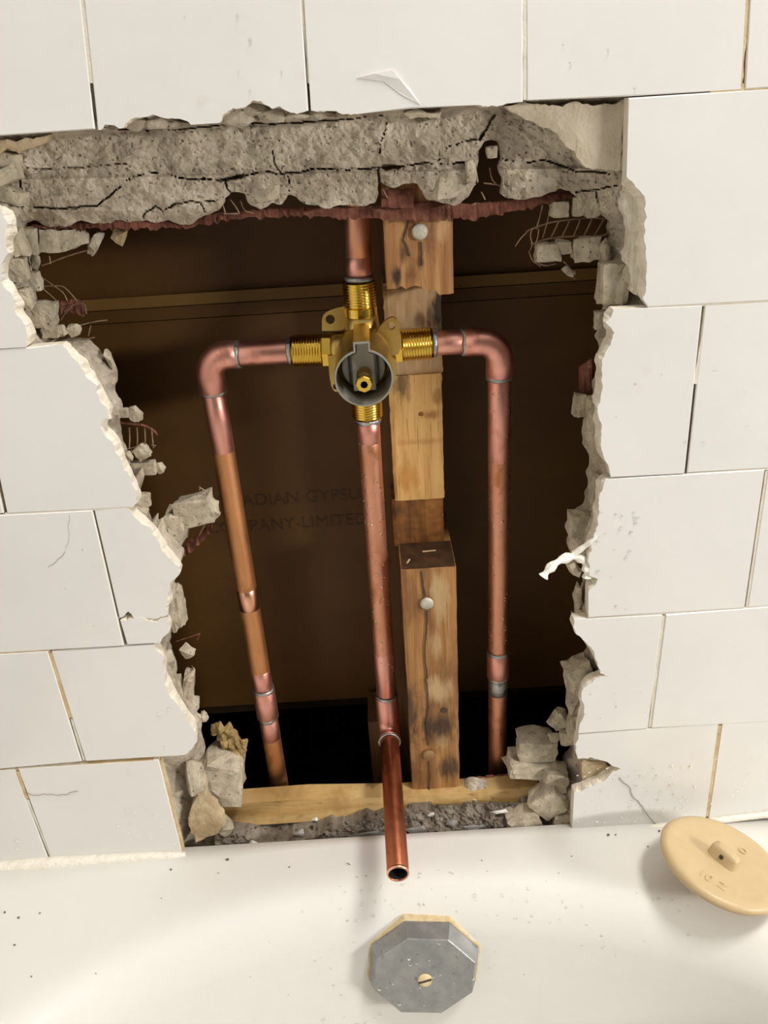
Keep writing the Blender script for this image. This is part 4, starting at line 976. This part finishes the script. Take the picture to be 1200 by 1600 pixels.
def ybox(x0, x1, z0, z1, h0, h1): return box((VC.x + x0, YP - h1, VC.z + z0), (VC.x + x1, YP - h0, VC.z + z1))
kp = [(-.0070, -.0130), (.0070, -.0130), (.0070, .0100), (.0036, .0118), (.0036, .0206), (-.0036, .0206), (-.0036, .0118), (-.0070, .0100)]
v = kv(kp, .040) + kv(kp, .0462) + kv([(x * .93, z * .96) for x, z in kp], .0468); n = 8
f = [(r * n + k, r * n + (k + 1) % n, (r + 1) * n + (k + 1) % n, (r + 1) * n + k) for r in (0, 1) for k in range(n)] + [tuple(2 * n + k for k in range(n))]
mk('key_plate', v, f, CART, val)
for sxx in (-1, 1):
    v, f = ybox(sxx * .0088 - .0006, sxx * .0088 + .0006, -.0100, .0095, .040, .0424); mk('rib', v, f, CARTD, val)
STC = VC + Vector((0, 0, -.0022))
v, f = lathe([(.0047, .044), (.0047, .060), (.0044, .0603)], STC, ax, 28); mk('stem', v, f, BRASS, val, True)
v, f = lathe([(.0042, .0598), (.0052, .0604), (.0052, .0662), (.0046, .0670), (.0023, .0670), (.0021, .060), (.00001, .060)], STC, ax, 8); mk('stem_nut', v, f, [BRASS_T, BLACK], val, False, [1 if i // 8 >= 4 else 0 for i in range(len(f))])
# mounting ears
def ear(pts, y, hole, hr, seed=0, th=.0028):
    W = [P(a, b, y) for a, b in pts]; W = smooth_path(W + [W[0]], 1)[:-1]; n = len(W); hc = P(hole[0], hole[1], y)
    m = 16; H = [hc + Vector((math.cos(2 * math.pi * k / m), 0, math.sin(2 * math.pi * k / m))) * hr for k in range(m)]
    bm = bmesh.new(); ov = [bm.verts.new(q) for q in W]; hv = [bm.verts.new(q) for q in H]
    oe = [bm.edges.new((ov[i], ov[(i + 1) % n])) for i in range(n)]; he = [bm.edges.new((hv[i], hv[(i + 1) % m])) for i in range(m)]
    bmesh.ops.triangle_fill(bm, use_beauty=True, use_dissolve=False, edges=oe + he)
    r = bmesh.ops.extrude_face_region(bm, geom=bm.faces[:])
    for w in [g for g in r['geom'] if isinstance(g, bmesh.types.BMVert)]: w.co.y += th
    bmesh.ops.recalc_face_normals(bm, faces=bm.faces); bm.verts.index_update()
    o = mk('mounting_ear', [w.co.copy() for w in bm.verts], [[w.index for w in q.verts] for q in bm.faces], BRASS, val); bm.free(); return o
ear([(503, 517), (503, 494), (512, 486), (530, 480), (540, 478), (540, 515), (528, 517)], YP - .002, (516, 499), .0030)
ear([(586, 526), (592, 512), (604, 499), (614, 495), (623, 500), (625, 520), (626, 553), (612, 556), (598, 545)], YP - .014, (611, 509), .0026)
ear([(512, 556), (526, 555), (532, 565), (534, 600), (529, 612), (522, 612), (516, 600)], YP - .012, (525, 604), .0020)
ear([(604, 560), (620, 560), (619, 590), (612, 604), (604, 600)], YP - .010, (611, 592), .0018)
# cast circle mark on the body
v, f = lathe([(.0030, .0), (.0034, .0006), (.0038, .0)], P(541, 541, YP - .0245) + Vector((0, 0, 0)), (-.5, -.6, .5), 20); mk('cast_mark', v, f, BRASS_T, val, True)

# ------------------------------------------------------------------ bathtub
ZT = -.5365
tub = empty('bathtub', (.145, -.7, -.95), 'white enamel bathtub end with a rounded basin below the broken wall', 'bathtub')
TX, TB, TA, TCY = .145, .215, .352, -.021 - .215     # basin: centre x, cap depth, half width, cap centre y
Lb = 1.15
def outline(off, n=160):
    """basin outline inset by off: half ellipse at the wall end, straight sides, rounded far end"""
    pts = []
    a = TA - off; b = TB - off
    for k in range(n + 1):
        t = math.pi - math.pi * k / n
        pts.append((TX + a * math.cos(t), TCY + b * math.sin(t)))
    for k in range(1, 20): pts.append((TX + a, TCY - Lb * k / 20))
    for k in range(41):
        t = -math.pi * k / 40; pts.append((TX + a * math.cos(t), TCY - Lb + b * .8 * math.sin(t)))
    for k in range(1, 20): pts.append((TX - a, TCY - Lb + Lb * k / 20))
    return pts
prof_t = [(0, 0)]
Rr = .046
for k in range(1, 11):
    t = math.radians(74) * k / 10; prof_t.append((Rr * math.sin(t), -Rr * (1 - math.cos(t))))
o0, z0 = prof_t[-1]; sl = math.tan(math.radians(16))
for k in range(1, 14): prof_t.append((o0 + sl * .02 * k, z0 - .02 * k))
o1, z1 = prof_t[-1]
for k in range(1, 8):
    t = math.radians(74) * k / 7; prof_t.append((o1 + .06 * (math.cos(math.radians(16)) - math.cos(math.radians(16) + t)) , z1 - .06 * (math.sin(math.radians(16) + t) - math.sin(math.radians(16)))))
rings_ = []
base = outline(0)
def rect(p, x0, x1, y0, y1):
    dx, dy = p[0] - TX, p[1] - (TCY - Lb / 2 + .1); cx, cy = TX, TCY - Lb / 2 + .1
    s = min(((x1 - cx) if dx > 0 else (x0 - cx)) / dx if abs(dx) > 1e-6 else 1e9, ((y1 - cy) if dy > 0 else (y0 - cy)) / dy if abs(dy) > 1e-6 else 1e9)
    return (cx + dx * s, cy + dy * s)
outer = [rect(p, -.243, .533, -1.68, .006) for p in base]
v = []
v += [(a, b, ZT - .40) for a, b in outer]; v += [(a, b, ZT - .004) for a, b in outer]; v += [(TX + (a - TX) * .995, (b + .7) * .998 - .7, ZT) for a, b in outer]
for fr in (.3, .65): v += [(o[0] + (p[0] - o[0]) * fr, o[1] + (p[1] - o[1]) * fr, ZT - .0005 * fr) for o, p in zip(outer, base)]
for off, zz in prof_t: v += [(a, b, ZT + zz) for a, b in outline(off)]
n = len(base); m = len(v) // n; f = []
for i in range(m - 1):
    for k in range(n): k2 = (k + 1) % n; f.append((i * n + k, i * n + k2, (i + 1) * n + k2, (i + 1) * n + k))
f.append(tuple((m - 1) * n + k for k in range(n)))
tb = mk('basin', v, f, TUB, tub, True)
def tub_y(x, z):
    """wall of the basin at height z, at x"""
    dz = z - ZT
    for (oa, za), (ob_, zb) in zip(prof_t, prof_t[1:]):
        if zb <= dz <= za:
            off = oa + (ob_ - oa) * (dz - za) / (zb - za); break
    else: off = 0
    a = TA - off; b = TB - off; return TCY + b * math.sqrt(max(0, 1 - ((x - TX) / a) ** 2))
def tub_hit(px, py):
    d = ray(px, py)
    best = None
    for k in range(0, 400):
        z = ZT - k * .0005; tt = (z - C_CAM[2]) / d[2]; q = C_CAM + tt * d
        if k == 0:
            yo = tub_y(q[0], ZT - 1e-6)
            if q[1] >= yo: return Vector(q), Vector((0, 0, 1))
        elif q[1] >= tub_y(q[0], z):
            e = 1e-3; gy = (tub_y(q[0], z) - tub_y(q[0], z - e)) / e; gx = (tub_y(q[0] + e, z) - tub_y(q[0] - e, z)) / (2 * e)
            return Vector(q), Vector((gx, -1, gy)).normalized()
    return Vector(q), Vector((0, -1, .3)).normalized()
# caulk bead between tub and tiles, left and right of the hole
def bead(pts, r0, r1, seed):
    q = smooth_path([P(a, b, -.002) for a, b in pts], 2); n = len(q)
    v, f = tube(q, [(r0 + (r1 - r0) * i / n) * (1 + .25 * noise.noise(Vector((i * .7, seed, 0)))) for i in range(n)], 9); o = mk('caulk_bead', v, f, CAULK, tub, True); return o
bead([(-70, 1366), (0, 1358), (70, 1350), (150, 1345), (220, 1340), (290, 1337)], .0085, .0030, 1)
bead([(895, 1305), (960, 1299), (1040, 1291), (1103, 1284), (1200, 1272), (1300, 1262)], .0025, .0030, 2)
bead([(290, 1337), (420, 1331), (560, 1324), (700, 1316), (800, 1310), (895, 1305)], .0018, .0022, 3)

for i, (px, py, w, h) in enumerate([(700, 1316, 26, 4), (640, 1320, 20, 4), (790, 1311, 30, 4), (860, 1307, 22, 4), (560, 1325, 30, 3), (470, 1330, 26, 3), (380, 1334, 30, 3)]):
    lump('caulk_flake', px, py, w, h, -.001, 800 + i, CAULKW, tub, 3, .0022, 12, .25)
# overflow plate
xo = .1405; zo = -.5885; yo = tub_y(xo, zo)
nrm = Vector((0, -math.cos(math.radians(17)), math.sin(math.radians(17)))); upv = Vector((0, nrm.z, -nrm.y)); rt = Vector((1, 0, 0))
OC = Vector((xo, yo, zo)) + nrm * .002
def octo(R_, h, rot=.28, n=8, sq=.86):
    return [OC + nrm * h + rt * (R_ * math.cos(rot + 2 * math.pi * k / n)) + upv * (R_ * sq * math.sin(rot + 2 * math.pi * k / n)) for k in range(n)]
def prism(levels, rot=.28):
    v = []; f = []
    for R_, h in levels: v += octo(R_, h, rot)
    for i in range(len(levels) - 1):
        for k in range(8): f.append((i * 8 + k, i * 8 + (k + 1) % 8, (i + 1) * 8 + (k + 1) % 8, (i + 1) * 8 + k))
    f.append(tuple((len(levels) - 1) * 8 + k for k in range(8))); return v, f
v, f = prism([(.0452, -.006), (.0448, .0030), (.0404, .0150), (.0396, .0155)]); op = mk('overflow_plate', v, f, ZINC, tub); op['label'] = 'dull grey eight-sided metal overflow plate with a slotted screw'
v, f = lathe([(.0492, -.003), (.0494, .0004), (.0484, .0012), (.046, .001)], OC, nrm, 8); 
a8 = octo(.0468, -.006) + octo(.0465, .0004) + octo(.0440, .0008); f = [(i * 8 + k, i * 8 + (k + 1) % 8, (i + 1) * 8 + (k + 1) % 8, (i + 1) * 8 + k) for i in (0, 1) for k in range(8)]
mk('limescale_edge', a8, f, LIME, op)
v, f = lathe([(.0056, .0150), (.0054, .0162), (.0044, .0167), (.00001, .0168)], OC - upv * .003, nrm, 20); sc_ = mk('screw', v, f, LIME, op, True)
cs = OC - upv * .003 + nrm * .0169; dr = (rt * .97 + upv * .24).normalized(); dp = nrm.cross(dr)
v = [cs + dr * a + dp * b + nrm * c for c in (-.0008, .0002) for a, b in ((-.0052, -.0008), (.0052, -.0008), (.0052, .0008), (-.0052, .0008))]
mk('screw_slot', v, [(0, 1, 2, 3), (4, 5, 6, 7), (0, 1, 5, 4), (1, 2, 6, 5), (2, 3, 7, 6), (3, 0, 4, 7)], DARK, op)
mbd = MB(); rnd = random.Random(31)
for i in range(22):
    t = rnd.uniform(0, 6.283); rr = .037 * math.sqrt(rnd.random()); r = rnd.uniform(.0006, .0016)
    v, f = lathe([(r, 0), (r * .86, r * .2), (r * .5, r * .34), (r * .02, r * .38)], OC + nrm * .0155 + rt * rr * math.cos(t) + upv * rr * .84 * math.sin(t), nrm, 9); mbd.add(v, f)
o = mbd.build('water_drops', WATER, op, True); o['kind'] = 'stuff'

# ------------------------------------------------------------------ rubber stopper
stn = Vector((.24, .10, .96)).normalized()
SCn = PZ(1127, 1349, -.5105)
stop = empty('drain_stopper', (SCn.x, SCn.y, ZT), 'round beige rubber bath stopper with a centre tab on the tub ledge', 'stopper')
sR = .0452
prof = [(.00001, .0035), (.010, .0035), (.030, .0038), (sR - .009, .0042), (sR - .005, .0048), (sR - .002, .0040), (sR, .0015), (sR - .0004, -.0010), (sR - .002, -.0030), (sR - .006, -.0040), (.030, -.005), (.0215, -.0055), (.0205, -.0165), (.018, -.018), (.00001, -.018)]
v, f = lathe(prof, SCn, stn, 64); disc = mk('disc', v, f, RUBBER, stop, True)
sa, sb, sd = frame(stn)
tdir = (PZ(1140, 1360, -.51) - PZ(1105, 1333, -.51)); tdir = (tdir - stn * tdir.dot(stn)).normalized(); tper = stn.cross(tdir)
bm = bmesh.new()
for sgn1 in (-1, 1):
    pass
v = []; f = []; nn = 24; lev = [(.0118, .0066, .002), (.0112, .0055, .005), (.0108, .0048, .0100), (.0096, .0038, .0128), (.005, .0018, .0136)]
for (la, lb_, h) in lev:
    for k in range(nn):
        t = 2 * math.pi * k / nn; ca, sn_ = math.cos(t), math.sin(t); ex_ = lambda q, e: math.copysign(abs(q) ** e, q)
        v.append(SCn + stn * h + tdir * la * ex_(ca, .6) + tper * lb_ * ex_(sn_, .6))
for i in range(len(lev) - 1):
    for k in range(nn): f.append((i * nn + k, i * nn + (k + 1) % nn, (i + 1) * nn + (k + 1) % nn, (i + 1) * nn + k))
f.append(tuple((len(lev) - 1) * nn + k for k in range(nn)))
tabm = mk('tab', v, f, RUBBER, stop, True)
hc = SCn + stn * .0085 + tper * (.0054 if tper.y < 0 else -.0054); hd = tper if tper.y < 0 else -tper
v, f = lathe([(.0016, -.002), (.0016, .0004), (.00001, .0004)], hc, hd, 14); mk('tab_hole', v, f, DARK, tabm)
# moulded characters on the rim
def rim_text(body, px, py, size, rotz):
    c = PZ(px, py, -.506); c = c - stn * ((c - SCn).dot(stn)) + stn * .0041
    xax = (tdir * math.cos(rotz) + tper * math.sin(rotz)).normalized(); yax = stn.cross(xax)
    m = Matrix((( xax.x, yax.x, stn.x, c.x), (xax.y, yax.y, stn.y, c.y), (xax.z, yax.z, stn.z, c.z), (0, 0, 0, 1)))
    return text_obj('moulded_lettering', body, (0, 0, 0), size, RUBBER, disc, mtx=m, ext=.0003, align='CENTER')
rim_text('10', 1094, 1384, .0105, .1); rim_text('Z', 1121, 1398, .0095, .2); rim_text('O', 1163, 1322, .008, .1)

# ------------------------------------------------------------------ water drops and grit
def drop(mb, p, nrm, r, fl=.5, seg=9):
    v, f = lathe([(r, 0), (r * .88, r * fl * .5), (r * .52, r * fl * .9), (r * .02, r * fl)], p, nrm, seg); mb.add(v, f)
rnd = random.Random(9); mb = MB()
for (x0, x1, y0, y1, n, r0, r1) in ((925, 1000, 800, 960, 26, .0005, .0016), (900, 1090, 1195, 1288, 70, .0004, .0015), (905, 1010, 1080, 1130, 8, .0005, .0012), (960, 1190, 500, 720, 8, .0005, .0010), (180, 285, 1260, 1335, 20, .0003, .0010), (20, 60, 1310, 1335, 2, .001, .002), (200, 300, 1100, 1180, 6, .0006, .0014), (100, 250, 850, 1000, 5, .0005, .0009), (240, 480, 20, 150, 6, .0005, .0011), (1060, 1190, 1180, 1260, 14, .0003, .0008), (880, 1000, 40, 140, 4, .0006, .0012)):
    for i in range(n):
        px, py = rnd.uniform(x0, x1), rnd.uniform(y0, y1); drop(mb, P(px, py, -.0004), Vector((0, -1, 0)), rnd.uniform(r0, r1) , .3)
o = mb.build('water_drops', WATER, wall, True); o['kind'] = 'stuff'
mb = MB()
for (x0, x1, y0, y1, n, r0, r1) in ((520, 660, 1350, 1440, 44, .0005, .0022), (660, 960, 1360, 1470, 60, .0005, .0022), (380, 560, 1420, 1560, 26, .0005, .0014), (760, 1000, 1470, 1540, 16, .0005, .0014), (1000, 1080, 1390, 1470, 14, .0006, .0018), (500, 620, 1570, 1600, 8, .0008, .002)):
    for i in range(n):
        px, py = rnd.uniform(x0, x1), rnd.uniform(y0, y1); q, nn_ = tub_hit(px, py); drop(mb, q, nn_, rnd.uniform(r0, r1) * .8, .5)
o = mb.build('water_drops', WATER, tub, True); o['kind'] = 'stuff'
GRIT = [(355, 1344, 2.6, 'largest dark crumb on the ledge just below the left end of the hole'), (267, 1359, 1.8, 'dark crumb on the ledge below the lower left corner of the hole'), (341, 1364, 1.3, 'tiny crumb right below the largest crumb on the left ledge'),
        (7, 1426, 2.0, 'dark crumb at the far left edge of the tub, left one of two'), (29, 1434, 2.0, 'dark crumb at the far left edge of the tub, right one of two'), (62, 1427, 1.4, 'small crumb right of the two dark crumbs at the far left'),
        (23, 1477, 1.6, 'lone crumb at the far left below the two dark crumbs'), (49, 1526, 1.2, 'lowest speck on the left side of the tub'), (252, 1404, 1.0, 'pin-sized speck on the left part of the tub rim'), (452, 1355, 1.3, 'small crumb on the ledge left of the spout shadow'),
        (150, 1521, 1.0, 'pin-sized speck inside the left curve of the basin'), (950, 1305, 2.4, 'grey crumb under the right wall tiles, left one of two'), (962, 1305, 1.8, 'grey crumb under the right wall tiles, right one of two'), (1030, 1299, 2.6, 'dark crumb beside the beige stopper, left one of two'),
        (1040, 1295, 2.8, 'dark crumb beside the beige stopper, touching its edge side'), (753, 1345, 1.3, 'small crumb on the ledge right of the open spout end'), (893, 1338, 1.0, 'pin-sized speck below the lower right corner of the hole'), (995, 1396, 1.2, 'speck below left of the beige stopper'), (1012, 1323, 1.2, 'speck close to the left edge of the beige stopper')]
for i, (px, py, r, glab) in enumerate(GRIT):
    q, nn_ = tub_hit(px, py); r *= .00056
    bm = lump_bm(r, r * .8, r * .7, 700 + i, .2, 10, 1); bm.verts.index_update()
    o = mk('grit_crumb', [w.co + q + nn_ * r * .4 for w in bm.verts], [[w.index for w in g.verts] for g in bm.faces], SPECK); bm.free()
    tag(o, glab, 'grit', 'grit crumbs on the tub')

# bathroom floor under the tub
for nm, a, b, lab in (('ceiling', (-.7, -2.2, 1.45), (2.4, .1, 1.5), 'plain white bathroom ceiling above the tub'),
                     ('wall_right', (2.3, -2.2, -.95), (2.4, .06, 1.45), 'plain off-white bathroom wall beyond the right side of the tub'),
                     ('wall_left', (-.72, -2.2, -.95), (-.64, .06, 1.45), 'plain off-white bathroom wall at the left'),
                     ('wall_front', (-.7, -2.3, -.95), (2.4, -2.2, 1.45), 'unseen bathroom wall behind the viewer, darkened to dim the cavity'),
                     ('trim_1', (-.64, .0, .42), (2.3, .06, 1.45), 'plain off-white wall above the tiled area')):
    v, f = box(a, b); tag(mk(nm, v, f, WALL_DIM if nm == 'wall_front' else PAINT), lab, None, None, 'structure')
v, f = box((-1.2, -2.2, -.97), (2.4, .1, -.95)); fl_ = mk('floor', v, f, FLOORM); tag(fl_, 'plain grey bathroom floor under the bathtub, darkened to dim the cavity', None, None, 'structure')
